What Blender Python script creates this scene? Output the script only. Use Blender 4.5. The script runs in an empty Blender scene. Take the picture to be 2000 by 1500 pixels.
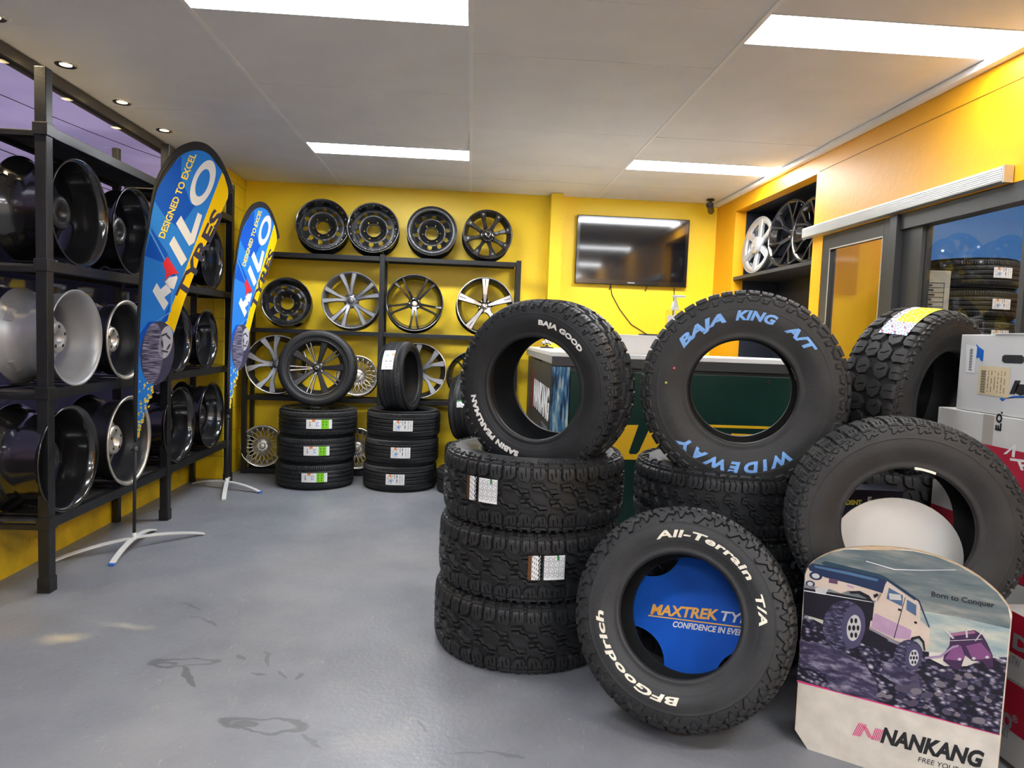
import bpy, bmesh, math, random
import numpy as np
from mathutils import Matrix, Vector
from mathutils.geometry import delaunay_2d_cdt
random.seed(7)
SC = bpy.context.scene
COL = SC.collection
PI = math.pi

# ------------------------------------------------------------------ camera
F_PX, PITCH, YAW, ROLL, EYE = 1372.0, 0.069, 0.062, -0.038, 1.35
CEIL = 2.691
fw = Vector((math.sin(YAW)*math.cos(PITCH), math.cos(YAW)*math.cos(PITCH), -math.sin(PITCH)))
rt0 = Vector((math.cos(YAW), -math.sin(YAW), 0))
dn0 = fw.cross(rt0)
rt = rt0*math.cos(ROLL) + dn0*math.sin(ROLL)
dn = dn0*math.cos(ROLL) - rt0*math.sin(ROLL)
cam_d = bpy.data.cameras.new('camera'); cam = bpy.data.objects.new('camera', cam_d); COL.objects.link(cam)
cam_d.sensor_width = 36; cam_d.lens = F_PX/2000*36; cam_d.clip_start = 0.05; cam_d.clip_end = 500
m = Matrix(((rt.x, -dn.x, -fw.x, 0), (rt.y, -dn.y, -fw.y, 0), (rt.z, -dn.z, -fw.z, EYE), (0, 0, 0, 1)))
cam.matrix_world = m
SC.camera = cam
EYEP = Vector((0, 0, EYE))

# ------------------------------------------------------------------ view and world (dusk outside)
SC.view_settings.view_transform = 'Standard'; SC.view_settings.look = 'None'
SC.view_settings.gamma = 1; SC.view_settings.use_curve_mapping = False
SC.view_settings.exposure = 2.38
SC.cycles.max_bounces = 8; SC.cycles.sample_clamp_indirect = 6
PANEL_STRENGTH = {'far': 12.0, 'near': 4.4, 'overhead': 8.5, 'rearmost': 15.0}
DOWNLIGHT_STRENGTH = 1.6
W = bpy.data.worlds.new('dusk_sky'); SC.world = W; W.use_nodes = True
nt = W.node_tree; nt.nodes.clear()
def N(tree, kind, **kw):
    n = tree.nodes.new(kind)
    for k, v in kw.items():
        if k.startswith('i_'):
            key = k[2:]; key = int(key) if key.isdigit() else key.replace('_', ' ')
            n.inputs[key].default_value = v
        else: setattr(n, k, v)
    return n
def ramp(tree, stops):
    r = tree.nodes.new('ShaderNodeValToRGB'); e = r.color_ramp.elements
    while len(e) > 1: e.remove(e[0])
    e[0].position = stops[0][0]; e[0].color = (*stops[0][1], 1)
    for p, c in stops[1:]:
        x = e.new(p); x.color = (*c, 1)
    return r
def srgb(r, g, b):
    f = lambda v: ((v/255+0.055)/1.055)**2.4 if v > 10 else v/255/12.92
    return (f(r), f(g), f(b))
tc = N(nt, 'ShaderNodeTexCoord'); sep = N(nt, 'ShaderNodeSeparateXYZ'); nt.links.new(tc.outputs['Generated'], sep.inputs[0])
rp = ramp(nt, [(0.0, srgb(18, 18, 26)), (0.04, srgb(60, 52, 84)), (0.10, srgb(150, 128, 158)), (0.22, srgb(150, 134, 172)), (0.4, srgb(118, 112, 150)), (1.0, srgb(70, 72, 110))])
nt.links.new(sep.outputs['Z'], rp.inputs[0])
mp = N(nt, 'ShaderNodeMapping'); mp.inputs['Scale'].default_value = (3, 3, 16); nt.links.new(tc.outputs['Generated'], mp.inputs[0])
cl = N(nt, 'ShaderNodeTexNoise', i_Scale=2.2, i_Detail=6.0, i_Roughness=0.6); nt.links.new(mp.outputs[0], cl.inputs['Vector'])
cr = ramp(nt, [(0.42, (0, 0, 0)), (0.62, (1, 1, 1))]); nt.links.new(cl.outputs['Fac'], cr.inputs[0])
lowm = N(nt, 'ShaderNodeMapRange'); lowm.inputs['From Min'].default_value = 0.3; lowm.inputs['From Max'].default_value = 0.1; nt.links.new(sep.outputs['Z'], lowm.inputs['Value'])
mu = N(nt, 'ShaderNodeMath', operation='MULTIPLY'); nt.links.new(cr.outputs['Color'], mu.inputs[0]); nt.links.new(lowm.outputs[0], mu.inputs[1])
mx = N(nt, 'ShaderNodeMixRGB'); mx.inputs['Color2'].default_value = (*srgb(84, 76, 112), 1); nt.links.new(mu.outputs[0], mx.inputs['Fac']); nt.links.new(rp.outputs[0], mx.inputs['Color1'])
bg = N(nt, 'ShaderNodeBackground', i_Strength=0.25); nt.links.new(mx.outputs[0], bg.inputs[0])
wo = N(nt, 'ShaderNodeOutputWorld'); nt.links.new(bg.outputs[0], wo.inputs[0])

# ------------------------------------------------------------------ materials
MATS = {}
def mat(name, col=(0.5, 0.5, 0.5), rough=0.5, metal=0.0, bump=0.0, bscale=60.0, var=0.0, vscale=3.0, spec=0.5, coat=0.0, emit=None, estr=1.0, sheen=0):
    if name in MATS: return MATS[name]
    m = bpy.data.materials.new(name); m.use_nodes = True; t = m.node_tree; b = t.nodes['Principled BSDF']
    b.inputs['Base Color'].default_value = (*col, 1); b.inputs['Roughness'].default_value = rough; b.inputs['Metallic'].default_value = metal
    b.inputs['Specular IOR Level'].default_value = spec; b.inputs['Coat Weight'].default_value = coat
    if coat: b.inputs['Coat Roughness'].default_value = 0.06
    if emit: b.inputs['Emission Color'].default_value = (*emit, 1); b.inputs['Emission Strength'].default_value = estr
    tc = N(t, 'ShaderNodeTexCoord')
    if var > 0 or True:
        v = max(var, 0.04)
        nz = N(t, 'ShaderNodeTexNoise', i_Scale=vscale, i_Detail=5.0); t.links.new(tc.outputs['Object'], nz.inputs['Vector'])
        r = ramp(t, [(0.3, tuple(c*(1-v) for c in col)), (0.7, tuple(min(1, c*(1+v)) for c in col))])
        t.links.new(nz.outputs['Fac'], r.inputs[0]); t.links.new(r.outputs[0], b.inputs['Base Color'])
    if bump > 0:
        nb = N(t, 'ShaderNodeTexNoise', i_Scale=bscale, i_Detail=4.0); t.links.new(tc.outputs['Object'], nb.inputs['Vector'])
        bp = N(t, 'ShaderNodeBump', i_Strength=bump, i_Distance=0.01); t.links.new(nb.outputs['Fac'], bp.inputs['Height']); t.links.new(bp.outputs[0], b.inputs['Normal'])
    MATS[name] = m; return m
def glass_mat(name, tint=(1, 1, 1), ior=1.5, rough=0.0):
    m = bpy.data.materials.new(name); m.use_nodes = True; t = m.node_tree; t.nodes.clear()
    tr = N(t, 'ShaderNodeBsdfTransparent'); tr.inputs[0].default_value = (*tint, 1)
    gl = N(t, 'ShaderNodeBsdfGlossy'); gl.inputs['Roughness'].default_value = rough
    fr = N(t, 'ShaderNodeFresnel'); ge = N(t, 'ShaderNodeNewGeometry'); mr = N(t, 'ShaderNodeMapRange'); mr.inputs['To Min'].default_value = ior; mr.inputs['To Max'].default_value = 1/ior; t.links.new(ge.outputs['Backfacing'], mr.inputs['Value']); t.links.new(mr.outputs[0], fr.inputs['IOR'])
    mx = N(t, 'ShaderNodeMixShader'); o = N(t, 'ShaderNodeOutputMaterial')
    t.links.new(fr.outputs[0], mx.inputs[0]); t.links.new(tr.outputs[0], mx.inputs[1]); t.links.new(gl.outputs[0], mx.inputs[2]); t.links.new(mx.outputs[0], o.inputs[0])
    return m
M_RUB = mat('rubber_black', (0.0145, 0.0155, 0.0172), 0.5, bump=0.12, bscale=220, var=0.25, vscale=9, spec=0.42)
M_RUB2 = mat('rubber_grey_worn', (0.021, 0.0212, 0.0217), 0.55, bump=0.15, bscale=200, var=0.3, vscale=7, spec=0.42)
M_RUBL = mat('rubber_road', (0.014, 0.0152, 0.0175), 0.52, bump=0.1, bscale=260, var=0.2, vscale=9, spec=0.4)
M_WHT = mat('white_lettering', (0.75, 0.75, 0.72), 0.6, var=0.08, vscale=60)
M_CREAM = mat('cream_lettering', (0.72, 0.69, 0.58), 0.6, var=0.15, vscale=60)
M_BLUL = mat('blue_protective_lettering', srgb(120, 170, 232), 0.6, var=0.12, vscale=40)
M_BLK = mat('black_gloss_paint', (0.008, 0.008, 0.009), 0.16, spec=0.6, coat=0.5)
M_BLKS = mat('black_satin_paint', (0.012, 0.012, 0.013), 0.34)
M_RACK = mat('black_rack_steel', (0.010, 0.0105, 0.012), 0.38, var=0.35, vscale=14, bump=0.06, bscale=90, metal=0.2)
M_BOARD = mat('dark_shelf_board', (0.05, 0.048, 0.047), 0.6, var=0.4, vscale=12, bump=0.2, bscale=80)
M_SILV = mat('silver_wheel_paint', (0.34, 0.345, 0.35), 0.38, metal=0.4, var=0.06, vscale=8)
M_CHR = mat('polished_alloy', (0.78, 0.76, 0.73), 0.14, metal=1.0)
M_MACH = mat('machined_alloy', (0.68, 0.66, 0.64), 0.26, metal=0.9)
M_GUN = mat('gunmetal_paint', (0.13, 0.13, 0.14), 0.3, metal=0.6)
M_DULL = mat('dull_silver', (0.55, 0.52, 0.46), 0.38, metal=0.8, var=0.15, vscale=20)
M_WPAINT = mat('white_metal_paint', (0.6, 0.61, 0.6), 0.4)
M_WCARD = mat('white_card', (0.62, 0.61, 0.58), 0.7, var=0.06, vscale=6, bump=0.04, bscale=20)
M_CARD = mat('brown_card', (0.42, 0.30, 0.18), 0.8, var=0.2, vscale=40, bump=0.3, bscale=120)
M_RED = mat('box_red', srgb(176, 30, 56), 0.6, var=0.06)
M_INK = mat('black_ink', (0.012, 0.012, 0.014), 0.55)
M_YEL = mat('sign_yellow', srgb(226, 178, 20), 0.5)
M_GRN = mat('dark_green_board', (0.006, 0.030, 0.022), 0.32, var=0.25, vscale=2.0)
M_PINK = mat('pink_ink', srgb(214, 50, 120), 0.55)

def wall_mat(name, col, rough=0.5, bump=0.15, bscale=30, var=0.05):
    return mat(name, col, rough, bump=bump, bscale=bscale, var=var, vscale=1.3)
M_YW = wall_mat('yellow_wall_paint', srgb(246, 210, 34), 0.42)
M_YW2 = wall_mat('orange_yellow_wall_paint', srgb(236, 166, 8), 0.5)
def block_mat(name, col):
    m = bpy.data.materials.new(name); m.use_nodes = True; t = m.node_tree; b = t.nodes['Principled BSDF']
    tc = N(t, 'ShaderNodeTexCoord'); mp = N(t, 'ShaderNodeMapping'); mp.inputs['Rotation'].default_value = (PI/2, 0, PI/2)
    sp = N(t, 'ShaderNodeSeparateXYZ'); cb = N(t, 'ShaderNodeCombineXYZ'); t.links.new(tc.outputs['Object'], sp.inputs[0])
    ad = N(t, 'ShaderNodeMath', operation='ADD'); t.links.new(sp.outputs['X'], ad.inputs[0]); t.links.new(sp.outputs['Y'], ad.inputs[1])
    t.links.new(ad.outputs[0], cb.inputs['X']); t.links.new(sp.outputs['Z'], cb.inputs['Y'])
    br = N(t, 'ShaderNodeTexBrick'); br.inputs['Scale'].default_value = 1.0; br.inputs['Brick Width'].default_value = 0.40; br.inputs['Row Height'].default_value = 0.20
    br.inputs['Mortar Size'].default_value = 0.006; br.inputs['Mortar Smooth'].default_value = 0.5
    br.inputs['Color1'].default_value = (*col, 1); br.inputs['Color2'].default_value = (*[c*0.93 for c in col], 1); br.inputs['Mortar'].default_value = (*[c*0.7 for c in col], 1)
    t.links.new(cb.outputs[0], br.inputs['Vector']); t.links.new(br.outputs['Color'], b.inputs['Base Color'])
    nz = N(t, 'ShaderNodeTexNoise', i_Scale=70.0); t.links.new(tc.outputs['Object'], nz.inputs['Vector'])
    mxm = N(t, 'ShaderNodeMath', operation='MULTIPLY_ADD'); mxm.inputs[1].default_value = -3.0; t.links.new(br.outputs['Fac'], mxm.inputs[0]); t.links.new(nz.outputs['Fac'], mxm.inputs[2])
    bp = N(t, 'ShaderNodeBump', i_Strength=0.5, i_Distance=0.006); t.links.new(mxm.outputs[0], bp.inputs['Height']); t.links.new(bp.outputs[0], b.inputs['Normal'])
    b.inputs['Roughness'].default_value = 0.45
    return m
M_BLOCK = block_mat('yellow_painted_blockwork', srgb(234, 198, 20))
M_LOWW = mat('rough_yellow_masonry', srgb(214, 176, 16), 0.55, bump=0.7, bscale=38, var=0.25, vscale=5)
M_CEIL = mat('ceiling_tile', (0.80, 0.80, 0.81), 0.75, bump=0.05, bscale=90, var=0.02)
M_TBAR = mat('ceiling_bar', (0.86, 0.86, 0.86), 0.5)
M_DARKW = mat('niche_dark', (0.018, 0.022, 0.035), 0.5)
M_CHAR = mat('charcoal_frame', (0.038, 0.038, 0.038), 0.42)
M_ALU = mat('anodised_aluminium', (0.62, 0.62, 0.60), 0.35, metal=0.6)
M_GLASS = glass_mat('window_glass', (0.96, 0.97, 0.98))
M_GLASS2 = glass_mat('office_glass', (0.93, 0.96, 0.97))

def floor_mat():
    m = bpy.data.materials.new('painted_concrete_floor'); m.use_nodes = True; t = m.node_tree; b = t.nodes['Principled BSDF']; L = t.links.new
    tc = N(t, 'ShaderNodeTexCoord')
    n1 = N(t, 'ShaderNodeTexNoise', i_Scale=1.6, i_Detail=8.0, i_Roughness=0.65); L(tc.outputs['Object'], n1.inputs['Vector'])
    r1 = ramp(t, [(0.3, srgb(104, 107, 115)), (0.5, srgb(118, 121, 128)), (0.75, srgb(132, 134, 138))]); L(n1.outputs['Fac'], r1.inputs[0])
    mp = N(t, 'ShaderNodeMapping'); mp.inputs['Scale'].default_value = (9, 3, 1); mp.inputs['Rotation'].default_value = (0, 0, 0.9); L(tc.outputs['Object'], mp.inputs[0])
    n2 = N(t, 'ShaderNodeTexNoise', i_Scale=3.0, i_Detail=12.0, i_Roughness=0.8, i_Distortion=1.2); L(mp.outputs[0], n2.inputs['Vector'])
    r2 = ramp(t, [(0.58, (0, 0, 0)), (0.66, (1, 1, 1))]); L(n2.outputs['Fac'], r2.inputs[0])
    mm = N(t, 'ShaderNodeMath', operation='MULTIPLY'); mm.inputs[1].default_value = 0.5; L(r2.outputs[0], mm.inputs[0])
    x1 = N(t, 'ShaderNodeMixRGB'); x1.inputs['Color2'].default_value = (*srgb(172, 168, 160), 1); L(mm.outputs[0], x1.inputs[0]); L(r1.outputs[0], x1.inputs[1])
    last = x1.outputs[0]
    sep = N(t, 'ShaderNodeSeparateXYZ'); nd = N(t, 'ShaderNodeTexNoise', i_Scale=9.0, i_Detail=6.0); L(tc.outputs['Object'], nd.inputs['Vector'])
    wob = N(t, 'ShaderNodeMixRGB', blend_type='ADD'); wob.inputs[0].default_value = 0.10; L(tc.outputs['Object'], wob.inputs[1]); L(nd.outputs['Color'], wob.inputs[2])
    L(wob.outputs[0], sep.inputs[0])
    def M2(op, a, b_):
        n = N(t, 'ShaderNodeMath', operation=op)
        for i, v in enumerate((a, b_)):
            if isinstance(v, (int, float)): n.inputs[i].default_value = v
            else: L(v, n.inputs[i])
        return n.outputs[0]
    def ell(cx, cy, rx, ry, ang=0.0):
        dx = M2('SUBTRACT', sep.outputs['X'], cx+0.05); dy = M2('SUBTRACT', sep.outputs['Y'], cy+0.05)
        ca, sa = math.cos(ang), math.sin(ang)
        a = M2('DIVIDE', M2('ADD', M2('MULTIPLY', dx, ca), M2('MULTIPLY', dy, sa)), rx)
        c = M2('DIVIDE', M2('SUBTRACT', M2('MULTIPLY', dy, ca), M2('MULTIPLY', dx, sa)), ry)
        return M2('SQRT', M2('ADD', M2('MULTIPLY', a, a), M2('MULTIPLY', c, c)), 0.0)
    def blend(mask, col):
        nonlocal last
        x = N(t, 'ShaderNodeMixRGB'); x.inputs['Color2'].default_value = (*col, 1); L(mask, x.inputs[0]); L(last, x.inputs[1]); last = x.outputs[0]
    def band(d, lo, hi, amt):
        r = ramp(t, [(max(0, lo-0.05), (0, 0, 0)), (lo, (amt,)*3), (hi, (amt,)*3), (min(1, hi+0.05), (0, 0, 0))]); dd = M2('MULTIPLY', d, 0.5); L(dd, r.inputs[0]); return r.outputs[0]
    # soft pale gold and brown patches, dark wet foot-shaped marks and smears (all in the base colour)
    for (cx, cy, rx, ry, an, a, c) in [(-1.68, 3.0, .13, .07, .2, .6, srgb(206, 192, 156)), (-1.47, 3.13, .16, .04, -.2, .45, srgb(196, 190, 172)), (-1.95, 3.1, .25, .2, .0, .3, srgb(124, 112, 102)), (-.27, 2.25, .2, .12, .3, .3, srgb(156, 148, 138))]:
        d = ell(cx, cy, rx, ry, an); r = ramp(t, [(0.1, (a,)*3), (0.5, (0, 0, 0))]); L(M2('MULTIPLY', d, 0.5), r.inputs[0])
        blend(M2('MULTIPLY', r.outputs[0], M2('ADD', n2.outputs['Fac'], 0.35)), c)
    dk = srgb(82, 84, 88)
    for (cx, cy, rx, ry, an, lo, hi, a) in [(-1.097, 2.79, .135, .042, .06, .40, .5, .75), (-1.158, 2.778, .045, .025, 0, .30, .5, .7), (-1.04, 2.67, .085, .016, -.98, 0, .5, .75), (-.655, 2.345, .145, .05, -.18, .41, .5, .75), (-.718, 2.354, .042, .030, 0, 0, .5, .7), (-.48, 2.25, .055, .012, -.7, 0, .5, .55),
                                            (-.885, 2.83, .010, .045, .5, 0, .5, .7), (-.775, 2.835, .009, .075, .38, 0, .5, .6), (-.785, 2.697, .038, .007, -.4, 0, .5, .7), (-.69, 2.69, .04, .007, -.7, 0, .5, .65), (-.623, 2.69, .012, .03, -.3, 0, .5, .7), (-1.29, 3.365, .08, .008, -.5, 0, .5, .6), (-1.21, 3.242, .04, .006, 0, 0, .5, .6), (-1.13, 3.19, .065, .009, -.8, 0, .5, .65), (.04, 2.192, .06, .007, -.1, 0, .5, .5), (.165, 2.18, .07, .008, -.3, 0, .5, .5), (-.12, 2.325, .045, .007, -1.0, 0, .5, .5)]:
        blend(band(ell(cx, cy, rx, ry, an), lo, hi, a), dk)
    L(last, b.inputs['Base Color'])
    rr = ramp(t, [(0.3, (0.30,)*3), (0.7, (0.46,)*3)]); L(n2.outputs['Fac'], rr.inputs[0]); L(rr.outputs[0], b.inputs['Roughness'])
    nb = N(t, 'ShaderNodeTexNoise', i_Scale=45.0, i_Detail=6.0); L(tc.outputs['Object'], nb.inputs['Vector'])
    bp = N(t, 'ShaderNodeBump', i_Strength=0.16, i_Distance=0.01); L(nb.outputs['Fac'], bp.inputs['Height']); L(bp.outputs[0], b.inputs['Normal'])
    return m
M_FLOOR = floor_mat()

# ------------------------------------------------------------------ helpers
def link(name, me, material=None, parent=None):
    o = bpy.data.objects.new(name, me); COL.objects.link(o)
    if material is not None:
        for mm in (material if isinstance(material, (list, tuple)) else [material]): me.materials.append(mm)
    if parent: o.parent = parent
    return o
def tag(o, label=None, cat=None, group=None, kind=None):
    if label: o['label'] = label
    if cat: o['category'] = cat
    if group: o['group'] = group
    if kind: o['kind'] = kind
    return o
def empty(name, label, cat, mtx=None, group=None):
    o = bpy.data.objects.new(name, None); COL.objects.link(o); o.empty_display_size = 0.1
    if mtx is not None: o.matrix_world = mtx
    return tag(o, label, cat, group)
def dup(root, mtx, label=None, group=None, skip=()):
    r = root.copy(); COL.objects.link(r); r.matrix_world = mtx
    if label: r['label'] = label
    if group: r['group'] = group
    for ch in list(root.children):
        if ch.name.split('.')[0] in skip: continue
        c = ch.copy(); COL.objects.link(c); c.parent = r
        for g in ch.children:
            d = g.copy(); COL.objects.link(d); d.parent = c
    return r
class MB:
    def __init__(s): s.bm = bmesh.new()
    def box(s, x0, x1, y0, y1, z0, z1, bev=0.0):
        vs = [s.bm.verts.new(p) for p in ((x0, y0, z0), (x1, y0, z0), (x1, y1, z0), (x0, y1, z0), (x0, y0, z1), (x1, y0, z1), (x1, y1, z1), (x0, y1, z1))]
        fs = [s.bm.faces.new([vs[i] for i in q]) for q in ((0, 3, 2, 1), (4, 5, 6, 7), (0, 1, 5, 4), (1, 2, 6, 5), (2, 3, 7, 6), (3, 0, 4, 7))]
        if bev:
            es = list({e for f in fs for e in f.edges}); bmesh.ops.bevel(s.bm, geom=es, offset=bev, segments=2, affect='EDGES', profile=0.5)
        return s
    def tube(s, pts, rad, n=10, cap=True, squash=1.0):
        pts = [Vector(p) for p in pts]; rings = []
        rads = rad if isinstance(rad, (list, tuple)) else [rad]*len(pts)
        up = None
        for i, p in enumerate(pts):
            d = (pts[min(i+1, len(pts)-1)]-pts[max(i-1, 0)]).normalized()
            if up is None: up = d.orthogonal().normalized()
            up = (up-d*up.dot(d)).normalized(); sd = d.cross(up)
            rings.append([s.bm.verts.new(p+(up*math.cos(a)*squash+sd*math.sin(a))*rads[i]) for a in [2*PI*k/n for k in range(n)]])
        for a, b in zip(rings, rings[1:]):
            for k in range(n):
                f = s.bm.faces.new((a[k], a[(k+1) % n], b[(k+1) % n], b[k])); f.smooth = True
        if cap: s.bm.faces.new(rings[0][::-1]); s.bm.faces.new(rings[-1])
        return s
    def lathe(s, prof, n=64, closed=False, smooth=True, z=0):
        rings = []
        for r, zz in prof: rings.append([s.bm.verts.new((r*math.cos(2*PI*k/n), r*math.sin(2*PI*k/n), zz+z)) for k in range(n)] if r > 1e-6 else [s.bm.verts.new((0, 0, zz+z))])
        prs = list(zip(rings, rings[1:]+(rings[:1] if closed else [])))
        if not closed: prs = prs[:len(rings)-1]
        for a, b in prs:
            for k in range(n):
                k2 = (k+1) % n
                if len(a) == 1 and len(b) == 1: continue
                if len(a) == 1: f = s.bm.faces.new((a[0], b[k], b[k2]))
                elif len(b) == 1: f = s.bm.faces.new((a[k], b[0], a[k2]))
                else: f = s.bm.faces.new((a[k], b[k], b[k2], a[k2]))
                f.smooth = smooth
        return s
    def prism(s, pts, z0, z1):
        a = [s.bm.verts.new((x, y, z0)) for x, y in pts]; b = [s.bm.verts.new((x, y, z1)) for x, y in pts]
        s.bm.faces.new(a[::-1]); s.bm.faces.new(b)
        for i in range(len(pts)): s.bm.faces.new((a[i], a[(i+1) % len(pts)], b[(i+1) % len(pts)], b[i]))
        return s
    def xf(s, M): bmesh.ops.transform(s.bm, matrix=M, verts=s.bm.verts); return s
    def mesh(s, name='m'):
        bmesh.ops.recalc_face_normals(s.bm, faces=s.bm.faces)
        me = bpy.data.meshes.new(name); s.bm.to_mesh(me); s.bm.free(); return me
    def build(s, name, material, parent=None): return link(name, s.mesh(name), material, parent)
def ray(px, py): return fw + rt*((px-1000)/F_PX) + dn*((py-750)/F_PX)
def frame_az(C, az, el, roll=0.0):
    """matrix whose local z is a wheel's axis; az 0 faces the viewer's side of the room, el tips the face upwards"""
    az, el = math.radians(az), math.radians(el)
    n = Vector((math.sin(az)*math.cos(el), -math.cos(az)*math.cos(el), math.sin(el)))
    e = Vector((0, 0, 1)).cross(n).normalized() if abs(n.z) < 0.999 else Vector((1, 0, 0)); u = n.cross(e)
    M = Matrix(((e.x, u.x, n.x, C[0]), (e.y, u.y, n.y, C[1]), (e.z, u.z, n.z, C[2]), (0, 0, 0, 1)))
    return M @ Matrix.Rotation(math.radians(roll), 4, 'Z')
class Plane:
    """a flat sign standing in the room: origin, direction of its width, direction of its height"""
    def __init__(s, o, ex, ey):
        s.o = Vector(o); s.ex = Vector(ex).normalized(); s.ey = Vector(ey).normalized(); s.n = s.ex.cross(s.ey)
        s.M = Matrix(((s.ex.x, s.ey.x, s.n.x, s.o.x), (s.ex.y, s.ey.y, s.n.y, s.o.y), (s.ex.z, s.ey.z, s.n.z, s.o.z), (0, 0, 0, 1)))
    def at(s, px, py):
        d = ray(px, py); k = (s.o-EYEP).dot(s.n)/d.dot(s.n); p = EYEP+d*k-s.o
        return (p.dot(s.ex), p.dot(s.ey))
def poly(name, pts, z, material, parent, th=0.0006):
    return MB().prism(pts, z, z+th).build(name, material, parent)
def ellipse(cx, cy, a, b, ang=0, n=28, t0=0, t1=2*PI):
    ca, sa = math.cos(ang), math.sin(ang); out = []
    for k in range(n):
        t = t0+(t1-t0)*k/(n if abs(t1-t0-2*PI) < 1e-6 else n-1); x, y = a*math.cos(t), b*math.sin(t); out.append((cx+x*ca-y*sa, cy+x*sa+y*ca))
    return out
def text_mesh(s, bold=0.0, shear=0.0, ext=0.0, spacing=1.0):
    c = bpy.data.curves.new('t', 'FONT'); c.body = s; c.size = 1.0; c.offset = bold; c.shear = shear; c.extrude = ext; c.space_character = spacing; c.resolution_u = 3
    o = bpy.data.objects.new('t', c); COL.objects.link(o); bpy.context.view_layer.update()
    me = bpy.data.meshes.new_from_object(o.evaluated_get(bpy.context.evaluated_depsgraph_get()))
    bpy.data.objects.remove(o); bpy.data.curves.remove(c); return me
def flat_text(name, s, p0, p1, height, z, material, parent, bold=0.012, shear=0.0, th=0.0006):
    """lettering whose baseline runs from p0 to p1 in the plane, with the given capital height"""
    me = text_mesh(s, bold, shear, 0.001); co = np.empty(len(me.vertices)*3); me.vertices.foreach_get('co', co); co = co.reshape(-1, 3)
    x0, x1 = co[:, 0].min(), co[:, 0].max(); d = np.array(p1)-np.array(p0); ln = np.linalg.norm(d); d = d/ln; nrm = np.array((-d[1], d[0]))
    X = (co[:, 0]-x0)/(x1-x0)*ln; Y = co[:, 1]/0.69*height
    P = np.array(p0)+X[:, None]*d+Y[:, None]*nrm
    out = np.column_stack([P, z+np.where(co[:, 2] > 0, th, 0.0)]); me.vertices.foreach_set('co', out.ravel()); me.update()
    return link(name, me, material, parent)
def cyl_obj(name, p0, p1, r, material, parent=None, n=12): return MB().tube([p0, p1], r, n).build(name, material, parent)
# ------------------------------------------------------------------ tyres: real tread blocks raised on a swept carcass
def sd_poly(U, T, pts, su):
    """signed distance in metres (positive inside) to a polygon given in (pitch, metre) coordinates"""
    P = np.array(pts, float); P = P*np.array([su, 1.0]); X = U*su; d = np.full(U.shape, 1e9); inside = np.zeros(U.shape, bool)
    for i in range(len(P)):
        a, b = P[i], P[(i+1) % len(P)]; e = b-a; wx, wy = X-a[0], T-a[1]
        h = np.clip((wx*e[0]+wy*e[1])/(e@e), 0, 1); d = np.minimum(d, (wx-h*e[0])**2+(wy-h*e[1])**2)
        if abs(b[1]-a[1]) > 1e-12:
            c = ((a[1] > T) != (b[1] > T)) & (X < (b[0]-a[0])*(T-a[1])/(b[1]-a[1])+a[0]); inside ^= c
    d = np.sqrt(d); return np.where(inside, d, -d)
def sd_seg(U, T, a, b, su):
    a = np.array(a)*np.array([su, 1]); b = np.array(b)*np.array([su, 1]); e = b-a; wx, wy = U*su-a[0], T-a[1]
    h = np.clip((wx*e[0]+wy*e[1])/(e@e), 0, 1); return np.sqrt((wx-h*e[0])**2+(wy-h*e[1])**2)
def catmull(pts, n):
    P = np.array(pts, float); P = np.vstack([2*P[0]-P[1], P, 2*P[-1]-P[-2]]); out = []
    for i in range(1, len(P)-2):
        for t in np.linspace(0, 1, 12, endpoint=False):
            out.append(0.5*((2*P[i])+(-P[i-1]+P[i+1])*t+(2*P[i-1]-5*P[i]+4*P[i+1]-P[i+2])*t*t+(-P[i-1]+3*P[i]-3*P[i+1]+P[i+2])*t**3))
    out.append(P[-2]); out = np.array(out); return out
SIDE = {}
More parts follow.
